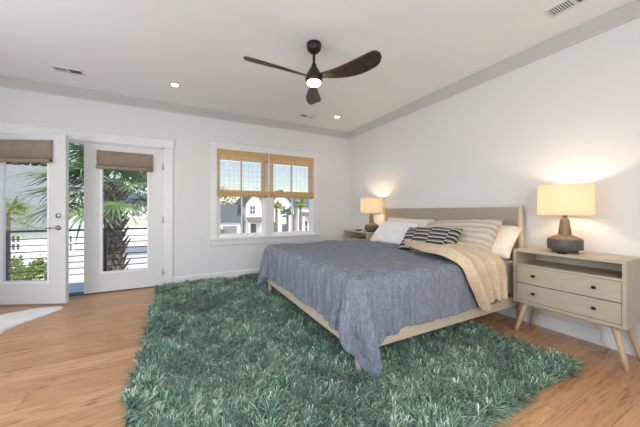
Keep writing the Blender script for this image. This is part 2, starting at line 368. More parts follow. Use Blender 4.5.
# ------------------------------------------------------------------ bamboo shades
M['bamboo'] = simple('bamboo_slat', (0.62, 0.39, 0.18), 0.6, noise_amt=0.45, nscale=7, stretch=(2, 20, 55), spec=0.3)
M['cord'] = simple('shade_cord', (0.75, 0.70, 0.62), 0.9)
def bamboo(xa, xb, label):
    y = Y1-0.012; z1 = WZ1-0.003; z0 = 1.375
    o = tag(empty('bamboo_shade', ((xa+xb)/2, y, z1)), label, 'shade', 'woven bamboo shades on the double window')
    o.location = (0, 0, 0)
    v = MB()
    def slats(mb, za, zb, pitch, h_, y_, t=0.003, jit=0.0):
        z = za
        while z < zb:
            dz = random.uniform(-jit, jit)
            mb.box(xa+random.uniform(0, 0.003), xb-random.uniform(0, 0.003), y_, y_+t, z+dz, z+dz+h_)
            z += pitch
    slats(v, 1.47, z1-0.19, 0.0105, 0.0052, y, jit=0.0015); v.build('woven_slats', 'bamboo', o)
    v = MB(); slats(v, z1-0.175, z1, 0.0075, 0.0068, y-0.012, jit=0.0006); v.build('valance', 'bamboo', o)
    v = MB()
    for i in range(3):
        slats(v, z0+0.018*i, 1.475-0.008*i, 0.0075, 0.0069, y-0.008-0.010*i, 0.003, 0.0006)
    v.tube([(xa, y-0.014, z0+0.004), (xb, y-0.014, z0+0.004)], 0.008, 8)
    v.build('folded_stack', 'bamboo', o)
    v = MB(); n = 11
    for i in range(n):
        x = xa+0.03+(xb-xa-0.06)*i/(n-1); v.box(x-0.0024, x+0.0024, y-0.0022, y-0.0007, 1.44, z1-0.17)
    v.build('cords', 'cord', o)
    MB().box(xa, xb, y+0.004, Y1-0.0045, z1-0.03, z1).build('head_rail', 'cord', o)
    return o
bamboo(WX0+0.005, 1.425, 'woven bamboo roman shade on the left pane of the double window')
bamboo(1.455, WX1-0.003, 'woven bamboo roman shade on the right pane, nearer the bed')

# ------------------------------------------------------------------ ceiling: vents, downlights
M['vent'] = simple('vent_white', (0.72, 0.72, 0.70), 0.4)
M['vent_dark'] = simple('duct_dark', (0.06, 0.06, 0.055), 0.8)
def vent(cx, cy, rz, L, Wv, label):
    o = tag(empty('ceiling_vent', (cx, cy, H), rz), label, 'vent', 'ceiling air vents')
    f = MB(); b = 0.022
    f.box(-L/2-b, L/2+b, -Wv/2-b, -Wv/2, -0.007, -0.0005).box(-L/2-b, L/2+b, Wv/2, Wv/2+b, -0.007, -0.0005)
    f.box(-L/2-b, -L/2, -Wv/2, Wv/2, -0.007, -0.0005).box(L/2, L/2+b, -Wv/2, Wv/2, -0.007, -0.0005).box(-0.008, 0.008, -Wv/2, Wv/2, -0.007, -0.0005)
    f.build('frame', 'vent', o)
    MB().box(-L/2, L/2, -Wv/2, Wv/2, -0.0018, -0.0006).build('backing', 'vent_dark', o)
    s = MB(); n = 9
    for side in (-1, 1):
        for i in range(n):
            x = side*(0.014+(L/2-0.022)*i/(n-1))
            s.box(-0.0042, 0.0042, -Wv/2, Wv/2, -0.0005, 0.0005, rot=Matrix.Translation((x, 0, -0.006)) @ Matrix.Rotation(R(50*side), 4, 'Y'))
    s.build('louvers', 'vent', o); return o
vent(-1.10, 4.075, 0, 0.235, 0.09, 'small rectangular ceiling vent above the glass doors')
vent(1.942, 4.15, 0, 0.22, 0.08, 'small rectangular ceiling vent above the window')
vent(2.68, 0.92, R(90), 0.30, 0.11, 'rectangular ceiling vent at the top right above the nightstand')
def emit(name, c, s):
    m = bpy.data.materials.new(name); m.use_nodes = True; b = m.node_tree.nodes['Principled BSDF']
    b.inputs['Base Color'].default_value = (0.9, 0.9, 0.85, 1); b.inputs['Emission Color'].default_value = (*c, 1); b.inputs['Emission Strength'].default_value = s
    return m
M['led'] = emit('downlight_led', (1.0, 0.95, 0.86), 9)
M['fan_led'] = emit('fan_led', (1.0, 0.72, 0.42), 3.2)
def downlight(x, y, label):
    o = tag(empty('recessed_light', (x, y, H)), label, 'ceiling light', 'recessed downlights')
    MB().lathe([(0.060, -0.0005), (0.060, -0.004), (0.050, -0.006), (0.042, -0.003), (0.042, -0.0005)], 28).build('trim_ring', 'vent', o)
    MB().lathe([(0, -0.003), (0.042, -0.003)], 24).build('lens', 'led', o)
    light('recessed_lamp', 'SPOT', (0, 0, -0.02), 8, (1.0, 0.90, 0.76), spot_size=R(120), spot_blend=1.0, shadow_soft_size=0.05).parent = o
downlight(-0.025, 3.918, 'small round recessed light glowing near the glass doors')
downlight(2.416, 3.957, 'small round recessed light glowing near the room corner')
downlight(-0.025, 0.3, 'added unseen recessed light, fill above the floor near the camera')  # extra downlight out of view, added to brighten the room
downlight(2.416, -0.4, 'added unseen recessed light, fill by the right wall, out past the nightstand')  # second added fill downlight, also outside the view

# ------------------------------------------------------------------ ceiling fan
FX, FY = 1.165, 2.332
fan = tag(empty('ceiling_fan', (FX, FY, H)), 'dark three-blade ceiling fan with a glowing light hanging over the bed', 'ceiling fan')
MB().lathe([(0, -0.0005), (0.070, -0.0005), (0.071, -0.03), (0.064, -0.055), (0.045, -0.078), (0.020, -0.088), (0, -0.088)], 32).build('canopy', 'bronze', fan)
MB().lathe([(0.0, -0.085), (0.013, -0.085), (0.013, -0.215), (0, -0.215)], 16).build('downrod', 'bronze', fan)
MB().lathe([(0, -0.195), (0.022, -0.195), (0.028, -0.225), (0.040, -0.240), (0.056, -0.270), (0.072, -0.300), (0.082, -0.335), (0.082, -0.358), (0.070, -0.366), (0, -0.366)], 36).build('motor_housing', 'bronze', fan)
MB().lathe([(0.068, -0.364), (0.070, -0.375), (0.060, -0.392), (0.035, -0.402), (0, -0.405)], 32).build('light_lens', 'fan_led', fan)
def blade(ang):
    n, k = 26, 7; v = []; f = []
    for i in range(n+1):
        t = i/n; r = 0.05+0.61*t
        wd = 0.034+0.074*math.sin(min(1, (t*1.05+0.02))*math.pi*0.62)**1.5
        if t > 0.90: wd *= math.sqrt(max(0.0, 1-((t-0.90)/0.105)**2))
        zc = -0.325-0.012*math.sin(t*3)+0.022*t**2
        sweep = 0.040*math.sin(t*math.pi)-0.01
        pitch = R(-(27-7*t))
        for j in range(k+1):
            s = (j/k-0.5)*2
            y = s*wd/1.35+sweep; v.append((r, y*math.cos(pitch), zc+s*wd/1.35*math.sin(pitch)+0.010*(1-s*s)))
    for i in range(n):
        for j in range(k): a = i*(k+1)+j; f.append((a, a+1, a+k+2, a+k+1))
    o = mesh_obj('blade', v, f, 'walnut', fan); o.rotation_euler = (0, 0, ang)
    m = o.modifiers.new('s', 'SOLIDIFY'); m.thickness = 0.012; m.offset = 0
    return o
for a in (180, -58, 62): blade(R(a))
light('fan_lamp', 'POINT', (0, 0, -0.44), 3, (1.0, 0.78, 0.5), shadow_soft_size=0.06).parent = fan

# ------------------------------------------------------------------ nightstands
def nightstand(y0, y1, label, mats, knobs=True):
    xf, xb, z0, z1 = 2.775, 3.145, 0.298, 0.778
    ym = (y0+y1)/2; hw = (y1-y0)/2; t = 0.022
    o = tag(empty('nightstand', (xf, ym, 0)), label, 'nightstand', 'nightstands beside the bed')
    c, lg = mats
    s = MB(); D = xb-xf
    s.box(0, D, -hw, hw, z1-t-z0+z0, z1, 0.002).box(0, D, -hw, -hw+t, z0, z1-t, 0.001).box(0, D, hw-t, hw, z0, z1-t, 0.001)
    s.box(0.0, D, -hw+t, hw-t, z0, z0+t).box(0, D, -hw+t, hw-t, 0.632, 0.632+0.018).box(D-0.01, D, -hw+t, hw-t, z0+t, z1-t)
    s.build('body', c, o)
    dz = (0.632-(z0+t))/2
    for k in range(2):
        a = z0+t+dz*k+0.003; b_ = a+dz-0.006
        d = MB(); d.box(0.003, 0.021, -hw+t+0.003, hw-t-0.003, a, b_, 0.0015)
        d.box(0.021, D-0.03, -hw+t+0.01, -hw+t+0.022, a+0.01, b_-0.03).box(0.021, D-0.03, hw-t-0.022, hw-t-0.01, a+0.01, b_-0.03)
        dr = d.build('drawer', c, o)
        for sy in (-1, 1):
            q = MB(); q.lathe([(0, 0), (0.006, 0), (0.005, 0.012), (0.012, 0.018), (0.013, 0.024), (0.009, 0.028), (0, 0.028)], 14,
                              (0.003, sy*(hw-0.165), (a+b_)/2+0.005), Matrix.Rotation(R(-90), 4, 'Y'))
            q.build('knob', 'knob', dr)
    # under-frame and splayed tapered legs
    s = MB(); s.box(0.05, D-0.05, -hw+0.06, -hw+0.09, z0-0.03, z0-0.0005).box(0.05, D-0.05, hw-0.09, hw-0.06, z0-0.03, z0-0.0005)
    s.box(0.05, 0.07, -hw+0.09, hw-0.09, z0-0.03, z0-0.0005).build('underframe', lg, o)
    for fx, sx in ((0.065, -1), (D-0.075, 1)):
        for sy in (-1, 1):
            top = Vector((fx, sy*(hw-0.075), z0-0.001)); bot = Vector((fx+sx*0.035 if sx < 0 else fx+0.03, sy*(hw-0.003), 0.0))
            L = MB(); n = 5; L.tube([bot+(top-bot)*i/(n-1) for i in range(n)], 0.0135, 14, 0.025); L.build('leg', lg, o)
    return o
ns = nightstand(0.672, 1.392, 'washed wood two-drawer nightstand on splayed legs beside the near side of the bed', ('cab', 'cab_leg'))
nl = nightstand(3.60, 4.30, 'washed wood nightstand in the far corner, mostly hidden by the bed', ('cab', 'cab_leg'))
# ------------------------------------------------------------------ table lamps
def shade_mat():
    m = bpy.data.materials.new('lamp_shade_linen'); m.use_nodes = True; t = m.node_tree; t.nodes.clear()
    o = t.nodes.new('ShaderNodeOutputMaterial'); mx = t.nodes.new('ShaderNodeMixShader'); mx.inputs[0].default_value = 0.55
    d = t.nodes.new('ShaderNodeBsdfDiffuse'); tl = t.nodes.new('ShaderNodeBsdfTranslucent')
    tc = t.nodes.new('ShaderNodeTexCoord'); nz = t.nodes.new('ShaderNodeTexNoise'); nz.inputs['Scale'].default_value = 60
    mp = t.nodes.new('ShaderNodeMapping'); mp.inputs['Scale'].default_value = (1, 1, 8); t.links.new(tc.outputs['Object'], mp.inputs[0]); t.links.new(mp.outputs[0], nz.inputs['Vector'])
    r = t.nodes.new('ShaderNodeValToRGB'); r.color_ramp.elements[0].color = (0.80, 0.72, 0.60, 1); r.color_ramp.elements[1].color = (0.90, 0.83, 0.72, 1)
    t.links.new(nz.outputs[0], r.inputs[0])
    for q in (d, tl): t.links.new(r.outputs[0], q.inputs[0])
    t.links.new(d.outputs[0], mx.inputs[1]); t.links.new(tl.outputs[0], mx.inputs[2]); t.links.new(mx.outputs[0], o.inputs[0]); return m
M['shade'] = shade_mat()
M['stone'] = simple('grey_ceramic', (0.105, 0.088, 0.078), 0.55, noise_amt=0.35, nscale=60, stretch=(1, 1, 0.3), bump=0.2)
M['lampwood'] = wood('lamp_wood', (0.25, 0.165, 0.105), (0.16, 0.10, 0.06), (6, 6, 20))
M['bulb'] = emit('bulb', (1.0, 0.70, 0.38), 12)
def lamp(x, y, z, label):
    o = tag(empty('table_lamp', (x, y, z)), label, 'lamp', 'table lamps on the nightstands')
    MB().lathe([(0, 0), (0.082, 0), (0.088, 0.004), (0.088, 0.022), (0.092, 0.028), (0, 0.028)], 40).build('foot', 'stone', o)
    MB().lathe([(0, 0.026), (0.112, 0.026), (0.118, 0.032), (0.118, 0.108), (0.113, 0.116), (0, 0.116)], 48).build('drum_base', 'stone', o)
    MB().lathe([(0.112, 0.114), (0.110, 0.119), (0.075, 0.137), (0.044, 0.152), (0, 0.158)], 48).build('shoulder', 'lampwood', o)
    MB().lathe([(0.046, 0.150), (0.042, 0.18), (0.032, 0.270), (0.027, 0.284), (0.014, 0.288), (0.012, 0.30), (0, 0.30)], 24).build('neck', 'lampwood', o)
    s = MB()
    for r_ in (0.184, 0.182):
        s.lathe([(r_, 0.318), (r_, 0.575)] if r_ > 0.183 else [(r_, 0.575), (r_, 0.318)], 56)
    s.lathe([(0.182, 0.575), (0.184, 0.575)], 56).lathe([(0.184, 0.318), (0.182, 0.318)], 56)
    s.build('lamp_shade', 'shade', o)
    MB().lathe([(0, 0.30), (0.018, 0.30), (0.018, 0.35), (0, 0.35)], 16).lathe([(0, 0.55), (0.006, 0.55), (0.006, 0.33), (0, 0.33)], 8).build('socket', 'metal', o)
    MB().lathe([(0.0, 0.35), (0.020, 0.36), (0.031, 0.40), (0.026, 0.43), (0, 0.442)], 18).build('bulb', 'bulb', o)
    light('lamp_bulb', 'POINT', (0, 0, 0.47), 7.5, (1.0, 0.72, 0.45), shadow_soft_size=0.035).parent = o
    return o
lamp(2.945, 1.075, 0.7785, 'lit table lamp with white drum shade on the near nightstand')
lamp(2.945, 3.69, 0.7785, 'lit table lamp with white drum shade in the far corner')
# little dish in front of near lamp, cord
dd = MB(); dd.lathe([(0, 0), (0.030, 0), (0.036, 0.006), (0.036, 0.011), (0.030, 0.008), (0, 0.007)], 24)
tag(dd.build('dish', 'black', None), 'small dark dish on the near nightstand in front of the lamp', 'dish').location = (2.81, 1.045, 0.7785)
dd = MB(); dd.box(-0.05, 0.05, -0.035, 0.035, 0, 0.02, 0.003)
tag(dd.build('book', 'black', None), 'small dark book lying on the far nightstand beside the lamp', 'book').location = (2.90, 4.0, 0.7785)
c = MB(); pts = []
for i in range(40):
    t = i/39
    pts.append((3.150-0.041*t, 1.0+0.05*math.sin(t*9)*(1-t)-0.14*t, 0.27*(1-t)**1.2+0.006+0.03*math.sin(t*16)*t*(1-t)))
c.tube(pts, 0.0028, 6)
c.tube([(3.109, 0.86, 0.005), (3.05, 0.84, 0.005), (2.99, 0.90, 0.005), (2.96, 0.98, 0.005), (3.02, 1.0, 0.005), (3.10, 0.94, 0.006)], 0.0028, 6)
M['flex'] = simple('cord_plastic', (0.45, 0.40, 0.34), 0.5)
tag(c.build('power_cord', 'flex'), 'thin pale power cord looping to the floor under the near nightstand', 'cord')

# ------------------------------------------------------------------ bed
BY0, BY1, BXF = 1.47, 3.56, 1.055
bed = tag(empty('bed', (2.1, (BY0+BY1)/2, 0)), 'king bed with pale wood frame and taupe panel headboard on the green rug', 'bed')
bo = Vector((2.1, (BY0+BY1)/2, 0))
def bpart(mb, name, mat): 
    o = mb.build(name, mat, bed); o.matrix_parent_inverse = Matrix.Translation(-bo); return o
RZ0, RZ1 = 0.188, 0.292
bpart(MB().box(BXF+0.03, 3.06, BY0, BY0+0.035, RZ0, RZ1, 0.006), 'side_rail', 'bedwood')
bpart(MB().box(BXF+0.03, 3.06, BY1-0.035, BY1, RZ0, RZ1, 0.006), 'side_rail', 'bedwood')
bpart(MB().box(BXF, BXF+0.035, BY0, BY1, RZ0, RZ1, 0.006), 'foot_rail', 'bedwood')
s = MB()
for i in range(12): x = 1.12+i*0.165; s.box(x, x+0.08, BY0+0.036, BY1-0.036, 0.255, 0.272)
s.box(BXF+0.036, 3.06, 2.49, 2.54, 0.20, 0.254)
bpart(s, 'slats', 'bedwood')
for x, y in ((BXF+0.045, BY0+0.045), (BXF+0.045, BY1-0.045)):
    bpart(MB().lathe([(0, 0), (0.021, 0), (0.030, 0.19), (0.030, 0.25), (0, 0.25)], 20, (x, y, 0)), 'leg', 'bedwood')
bpart(MB().lathe([(0, 0), (0.022, 0), (0.025, 0.2), (0, 0.2)], 16, (2.1, 2.515, 0)), 'centre_leg', 'bedwood')
for y in (BY0+0.02, BY1-0.02):
    bpart(MB().lathe([(0, 0), (0.018, 0), (0.027, 0.25), (0.030, 0.6), (0.022, 1.165), (0.018, 1.188), (0, 1.192)], 20, (3.105, y, 0)), 'headboard_post', 'bedwood')
bpart(MB().box(3.093, 3.117, BY0+0.036, BY1-0.036, 0.30, 1.172, 0.004), 'headboard_panel', 'headpanel')
mat_ = MB().box(BXF+0.045, 3.08, BY0+0.02, BY1-0.02, 0.293, 0.622, 0.05)
for f in mat_.b.faces: f.smooth = True
mt = mat_.build('mattress', 'mattress'); tag(mt, 'thick white mattress with fitted sheet on the bed frame', 'mattress')

# ------------------------------------------------------------------ duvet: position-based cloth draped over the bed
def drape(nx, ny, x_of, y_of, z0, boxes, floor_z, steps=260, iters=14, jitter=0.0, seed=1, x_pin=1.22, y_pin=(1.64, 3.40)):
    rng = np.random.RandomState(seed)
    gx, gy = np.meshgrid(np.arange(nx), np.arange(ny), indexing='ij')
    P = np.zeros((nx, ny, 3)); P[..., 0] = x_of(gx, gy); P[..., 1] = y_of(gx, gy); P[..., 2] = z0
    rest = P.copy()
    sm = rng.rand(nx, ny)
    for _ in range(6): sm = (np.roll(sm, 1, 0)+np.roll(sm, -1, 0)+np.roll(sm, 1, 1)+np.roll(sm, -1, 1)+sm)/5
    sm = (sm-sm.mean())/sm.std(); P[..., 2] += 0.006*sm+0.01
    V = np.zeros_like(P)
    def cons(A, B, stiff):
        ia = (slice(None),)
        L = np.linalg.norm(rest[A]-rest[B], axis=-1)*(1+jitter*(sm[A]+sm[B])/2)
        return (A, B, L, stiff)
    C = []
    for off in (0, 1):
        a = np.s_[off:nx-1:2, :]; b = np.s_[off+1:nx:2, :]; C.append(cons(a, b, 1.0))
        a = np.s_[:, off:ny-1:2]; b = np.s_[:, off+1:ny:2]; C.append(cons(a, b, 1.0))
    for oi in (0, 1):
        a = np.s_[oi:nx-1:2, 0:ny-1]; b = np.s_[oi+1:nx:2, 1:ny]; C.append(cons(a, b, 0.35))
        a = np.s_[oi:nx-1:2, 1:ny]; b = np.s_[oi+1:nx:2, 0:ny-1]; C.append(cons(a, b, 0.35))
    for oi in range(4):
        a = np.s_[oi:nx-2:4, :]; b = np.s_[oi+2:nx:4, :]
        k = min(len(range(*a[0].indices(nx))), len(range(*b[0].indices(nx))))
        if k: C.append(cons(np.s_[oi:oi+4*(k-1)+1:4, :], np.s_[oi+2:oi+2+4*(k-1)+1:4, :], 0.10))
        a = np.s_[:, oi:ny-2:4]; b = np.s_[:, oi+2:ny:4]
        k = min(len(range(*a[1].indices(ny))), len(range(*b[1].indices(ny))))
        if k: C.append(cons(np.s_[:, oi:oi+4*(k-1)+1:4], np.s_[:, oi+2:oi+2+4*(k-1)+1:4], 0.10))
    pin = (rest[..., 0] > x_pin) & (rest[..., 1] > y_pin[0]) & (rest[..., 1] < y_pin[1])
    def collide(P):
        for (c, h, r) in boxes:
            q = P-c; aq = np.abs(q)-(h-r); mx = np.maximum(aq, 0); ln = np.linalg.norm(mx, axis=-1)
            ins = aq.max(-1); sd = ln+np.minimum(ins, 0)-r
            near = sd < 0.0
            out = near & (ln > 1e-7)
            n = np.where(ln[..., None] > 1e-7, mx/np.maximum(ln, 1e-7)[..., None], 0)*np.sign(q)
            P[out] -= (n*sd[..., None])[out]
            dp = near & (ln <= 1e-7); ax = aq.argmax(-1)
            if dp.any():
                for k in range(3):
                    m_ = dp & (ax == k); P[..., k][m_] = c[k]+np.sign(q[..., k][m_])*h[k]
        P[..., 2] = np.maximum(P[..., 2], floor_z)
        return P
    dt = 0.02
    for st in range(steps):
        V[..., 2] -= 9.8*dt; V *= 0.965
        Q = P+V*dt
        for _ in range(iters):
            for A, B, L, kf in C:
                d = Q[B]-Q[A]; l = np.linalg.norm(d, axis=-1); w_ = (kf*0.5*(l-L)/np.maximum(l, 1e-9))[..., None]*d
                Q[A] += w_; Q[B] -= w_
            Q = collide(Q); Q[pin, 0] = rest[pin, 0]; Q[pin, 1] = rest[pin, 1]
        Vn = (Q-P)/dt
        top = Q[..., 2] > z0-0.03
        Vn[top] *= 0.55
        sp = np.linalg.norm(Vn, axis=-1, keepdims=True); Vn *= np.minimum(1, 3.0/np.maximum(sp, 1e-6))
        P, V = Q, Vn
    return P, sm
def grid_faces(nx, ny): return [(i*ny+j, (i+1)*ny+j, (i+1)*ny+j+1, i*ny+j+1) for i in range(nx-1) for j in range(ny-1)]
c_ = np.array([2.08, (BY0+BY1)/2, 0.43]); h_ = np.array([1.035, (BY1-BY0)/2+0.012, 0.228])
g = 0.030
xs0, ys0 = 0.715, 1.130
nx = int((2.70-xs0)/g)+1; ny = int((3.89-ys0)/g)+1
P, sm = drape(nx, ny, lambda i, j: xs0+i*g-0.05*np.exp(-((j*g)/0.22)**2-(i*g/0.5)**2)-0.03*np.exp(-((ny-1-j)*g/0.3)**2-(i*g/0.5)**2),
             lambda i, j: ys0+j*g-0.13*np.exp(-((i*g-0.12)/0.34)**2-(j*g/0.5)**2), 0.672, [(c_, h_, 0.055)], 0.055, steps=150, iters=26, jitter=0.012)
# low comfy wrinkles on the top surface
for i in range(nx):
    for j in range(ny):
        if P[i, j, 2] > 0.60:
            p = Vector((P[i, j, 0]*2.2, P[i, j, 1]*2.2, 0)); P[i, j, 2] += 0.016*noise.noise(p)+0.007*noise.noise(p*3.1)+0.006
tang_i = np.gradient(P, axis=0); tang_j = np.gradient(P, axis=1); nrm_ = np.cross(tang_i, tang_j); nrm_ /= np.maximum(np.linalg.norm(nrm_, axis=-1, keepdims=True), 1e-9)
for i in range(nx):
    for j in range(ny):
        q = P[i, j]; hang = min(1.0, max(0.0, (0.655-q[2])/0.10))
        w1 = noise.noise(Vector((q[0]*13, q[1]*13, q[2]*2.0)))+0.5*noise.noise(Vector((q[0]*30, q[1]*30, q[2]*5)))
        w2 = noise.noise(Vector((q[0]*9+7, q[1]*16, 4)))+0.5*noise.noise(Vector((q[0]*26, q[1]*22, 9)))
        P[i, j] += nrm_[i, j]*(0.034*hang*(w1+0.25)+0.014*(1-hang)*(w2+0.2))
cw = np.clip((0.36-P[..., 2])/0.34, 0, 1)*np.clip((1.62-P[..., 0])/0.2, 0, 1)*np.clip((1.70-P[..., 1])/0.1, 0, 1)
for ax_, tipc in ((0, 1.20), (1, 1.425)): P[..., ax_] += (tipc-P[..., ax_])*cw*0.62
duv = mesh_obj('duvet', P.reshape(-1, 3), grid_faces(nx, ny), 'duvet')
m_ = duv.modifiers.new('thick', 'SOLIDIFY'); m_.thickness = 0.014; m_.offset = 1
m_ = duv.modifiers.new('sub', 'SUBSURF'); m_.levels = 1; m_.render_levels = 2
tx = bpy.data.textures.new('wrinkle', 'CLOUDS'); tx.noise_scale = 0.055; tx.noise_depth = 3
m_ = duv.modifiers.new('wr', 'DISPLACE'); m_.texture = tx; m_.texture_coords = 'GLOBAL'; m_.strength = 0.010; m_.mid_level = 0.5
tag(duv, 'wrinkled blue-grey linen duvet spread over the bed, corner hanging near the floor', 'duvet')

# ------------------------------------------------------------------ pillows
def pillow_mesh(name, w, h, t, mat, seed, nu=30, nv=22, uvs=True, wr=0.010):
    v = []; uv = []; f = []
    for side in (1, -1):
        for i in range(nu+1):
            for j in range(nv+1):
                a = -1+2*i/nu; b = -1+2*j/nv
                e = (1-abs(a)**2.6)*(1-abs(b)**2.6); th = t/2*max(e, 0)**0.42
                x = a*w/2*(1-0.05*(1-b*b)*abs(a)**3*1.0); y = b*h/2*(1-0.07*(1-a*a)*abs(b)**3)
                n_ = noise.noise(Vector((a*2.3+seed, b*2.1, side*2)))*wr*1.6+noise.noise(Vector((a*6+seed, b*6, side)))*wr*0.6
                z = side*(th+n_*min(1, th/(t*0.2))) 
                v.append((x, y, z)); uv.append((i/nu, j/nv))
    N = (nu+1)*(nv+1)
    for s in range(2):
        for i in range(nu):
            for j in range(nv):
                a = s*N+i*(nv+1)+j; q = (a, a+nv+1, a+nv+2, a+1); f.append(q if s == 0 else q[::-1])
    o = mesh_obj(name, v, f, mat, uv=uv)
    bm = bmesh.new(); bm.from_mesh(o.data); bmesh.ops.remove_doubles(bm, verts=bm.verts[:], dist=0.0006); bm.to_mesh(o.data); bm.free()
    m_ = o.modifiers.new('sub', 'SUBSURF'); m_.levels = 1; m_.render_levels = 1
    return o
def place_pillow(o, c, lean, yaw=0, roll=0):
    """local x -> world y (along headboard), local y -> up the pillow, local z -> facing foot. lean: degrees back from vertical"""
    B = Matrix(((0, 0, -1), (1, 0, 0), (0, 1, 0))).to_4x4()     # columns: images of local axes
    B = Matrix(((0, 0, -1, 0), (-1, 0, 0, 0), (0, 1, 0, 0), (0, 0, 0, 1)))
    Rl = Matrix.Rotation(R(lean), 4, 'Y'); Rr = Matrix.Rotation(R(roll), 4, 'X'); Ry = Matrix.Rotation(R(yaw), 4, 'Z')
    o.matrix_world = Matrix.Translation(c) @ Ry @ Rl @ Rr @ B
def striped():
    m, t, b = nodes_of('cream_ribbed'); b.inputs['Roughness'].default_value = 0.95
    tc = t.nodes.new('ShaderNodeTexCoord'); sp = t.nodes.new('ShaderNodeSeparateXYZ'); t.links.new(tc.outputs['UV'], sp.inputs[0])
    nz = t.nodes.new('ShaderNodeTexNoise'); nz.inputs['Scale'].default_value = 6; t.links.new(tc.outputs['UV'], nz.inputs['Vector'])
    wv = t.nodes.new('ShaderNodeMath'); wv.operation = 'MULTIPLY_ADD'; wv.inputs[1].default_value = 0.05; t.links.new(nz.outputs[0], wv.inputs[0]); t.links.new(sp.outputs[1], wv.inputs[2])
    s_ = t.nodes.new('ShaderNodeMath'); s_.operation = 'MULTIPLY'; s_.inputs[1].default_value = 2*math.pi*7; t.links.new(wv.outputs[0], s_.inputs[0])
    si = t.nodes.new('ShaderNodeMath'); si.operation = 'SINE'; t.links.new(s_.outputs[0], si.inputs[0])
    r = t.nodes.new('ShaderNodeValToRGB'); r.color_ramp.elements[0].color = (0.50, 0.43, 0.35, 1); r.color_ramp.elements[1].color = (0.62, 0.55, 0.47, 1)
    r.color_ramp.elements[0].position = 0.05; r.color_ramp.elements[1].position = 0.4
    t.links.new(si.outputs[0], r.inputs[0]); t.links.new(r.outputs[0], b.inputs['Base Color'])
    bp = t.nodes.new('ShaderNodeBump'); bp.inputs['Strength'].default_value = 0.5; bp.inputs['Distance'].default_value = 0.01
    t.links.new(si.outputs[0], bp.inputs['Height']); t.links.new(bp.outputs[0], b.inputs['Normal']); return m
M['striped'] = striped()
def lumbar_mat():
    """black ground with staggered cream and grey bars"""
    m, t, b = nodes_of('black_cream_weave'); b.inputs['Roughness'].default_value = 0.95
    tc = t.nodes.new('ShaderNodeTexCoord')
    br = t.nodes.new('ShaderNodeTexBrick'); br.offset = 0.5; br.offset_frequency = 1
    br.inputs['Scale'].default_value = 1; br.inputs['Brick Width'].default_value = 0.29; br.inputs['Row Height'].default_value = 0.145
    br.inputs['Mortar Size'].default_value = 0.0; br.inputs['Color1'].default_value = (0, 0, 0, 1); br.inputs['Color2'].default_value = (1, 1, 1, 1)
    t.links.new(tc.outputs['UV'], br.inputs['Vector'])
    sp = t.nodes.new('ShaderNodeSeparateXYZ'); t.links.new(tc.outputs['UV'], sp.inputs[0])
    # shift stripe phase by the block value so bars step from block to block
    fl = t.nodes.new('ShaderNodeMath'); fl.operation = 'MULTIPLY'; fl.inputs[1].default_value = 1/0.145; t.links.new(sp.outputs[1], fl.inputs[0])
    sx = t.nodes.new('ShaderNodeMath'); sx.operation = 'MULTIPLY'; sx.inputs[1].default_value = 3.5; t.links.new(sp.outputs[0], sx.inputs[0])
    fx = t.nodes.new('ShaderNodeMath'); fx.operation = 'FLOOR'; t.links.new(sx.outputs[0], fx.inputs[0])
    hf = t.nodes.new('ShaderNodeMath'); hf.operation = 'MULTIPLY_ADD'; hf.inputs[1].default_value = 0.5; t.links.new(fx.outputs[0], hf.inputs[0]); t.links.new(fl.outputs[0], hf.inputs[2])
    fr = t.nodes.new('ShaderNodeMath'); fr.operation = 'FRACT'; t.links.new(hf.outputs[0], fr.inputs[0])
    r = t.nodes.new('ShaderNodeValToRGB'); r.color_ramp.interpolation = 'CONSTANT'; e = r.color_ramp.elements
    e[0].position = 0; e[0].color = (0.03, 0.028, 0.028, 1); e[1].position = 0.40; e[1].color = (0.72, 0.66, 0.58, 1)
    k = e.new(0.56); k.color = (0.10, 0.095, 0.09, 1); k = e.new(0.70); k.color = (0.25, 0.23, 0.21, 1); k = e.new(0.86); k.color = (0.03, 0.028, 0.028, 1)
    t.links.new(fr.outputs[0], r.inputs[0]); t.links.new(r.outputs[0], b.inputs['Base Color']); return m
M['lumbar'] = lumbar_mat()
def pil(name, w, h, t, mat, seed, c, lean, yaw, roll, label, cat='pillow', group='bed pillows', wr=0.010):
    o = pillow_mesh(name, w, h, t, mat, seed, wr=wr); place_pillow(o, c, lean, yaw, roll); tag(o, label, cat, group); return o
pil('pillow', 0.92, 0.44, 0.15, 'cream_cloth', 1.0, (2.95, 2.93, 0.835), 28, 0, 1, 'pale pillow leaning on the headboard behind the far white pillow')
pil('pillow', 0.92, 0.48, 0.20, 'cream_cloth', 5.0, (2.83, 1.86, 0.795), 54, 0, -8, 'pale cream pillow behind the ribbed one, corner poking over the near mattress edge')
pil('pillow', 0.74, 0.42, 0.16, 'white_cloth', 9.0, (2.76, 2.98, 0.81), 42, 0, 1, 'white pillow at the far side of the bed beside the patterned cushion')
pil('pillow', 0.90, 0.48, 0.21, 'striped', 13.0, (2.72, 1.96, 0.845), 42, 0, -5, 'cream ribbed pillow on the near side behind the beige throw')
pil('cushion', 0.72, 0.34, 0.15, 'lumbar', 17.0, (2.45, 2.09, 0.81), 38, 0, -2, 'black and cream striped lumbar cushion in the middle of the bed', 'cushion', None)

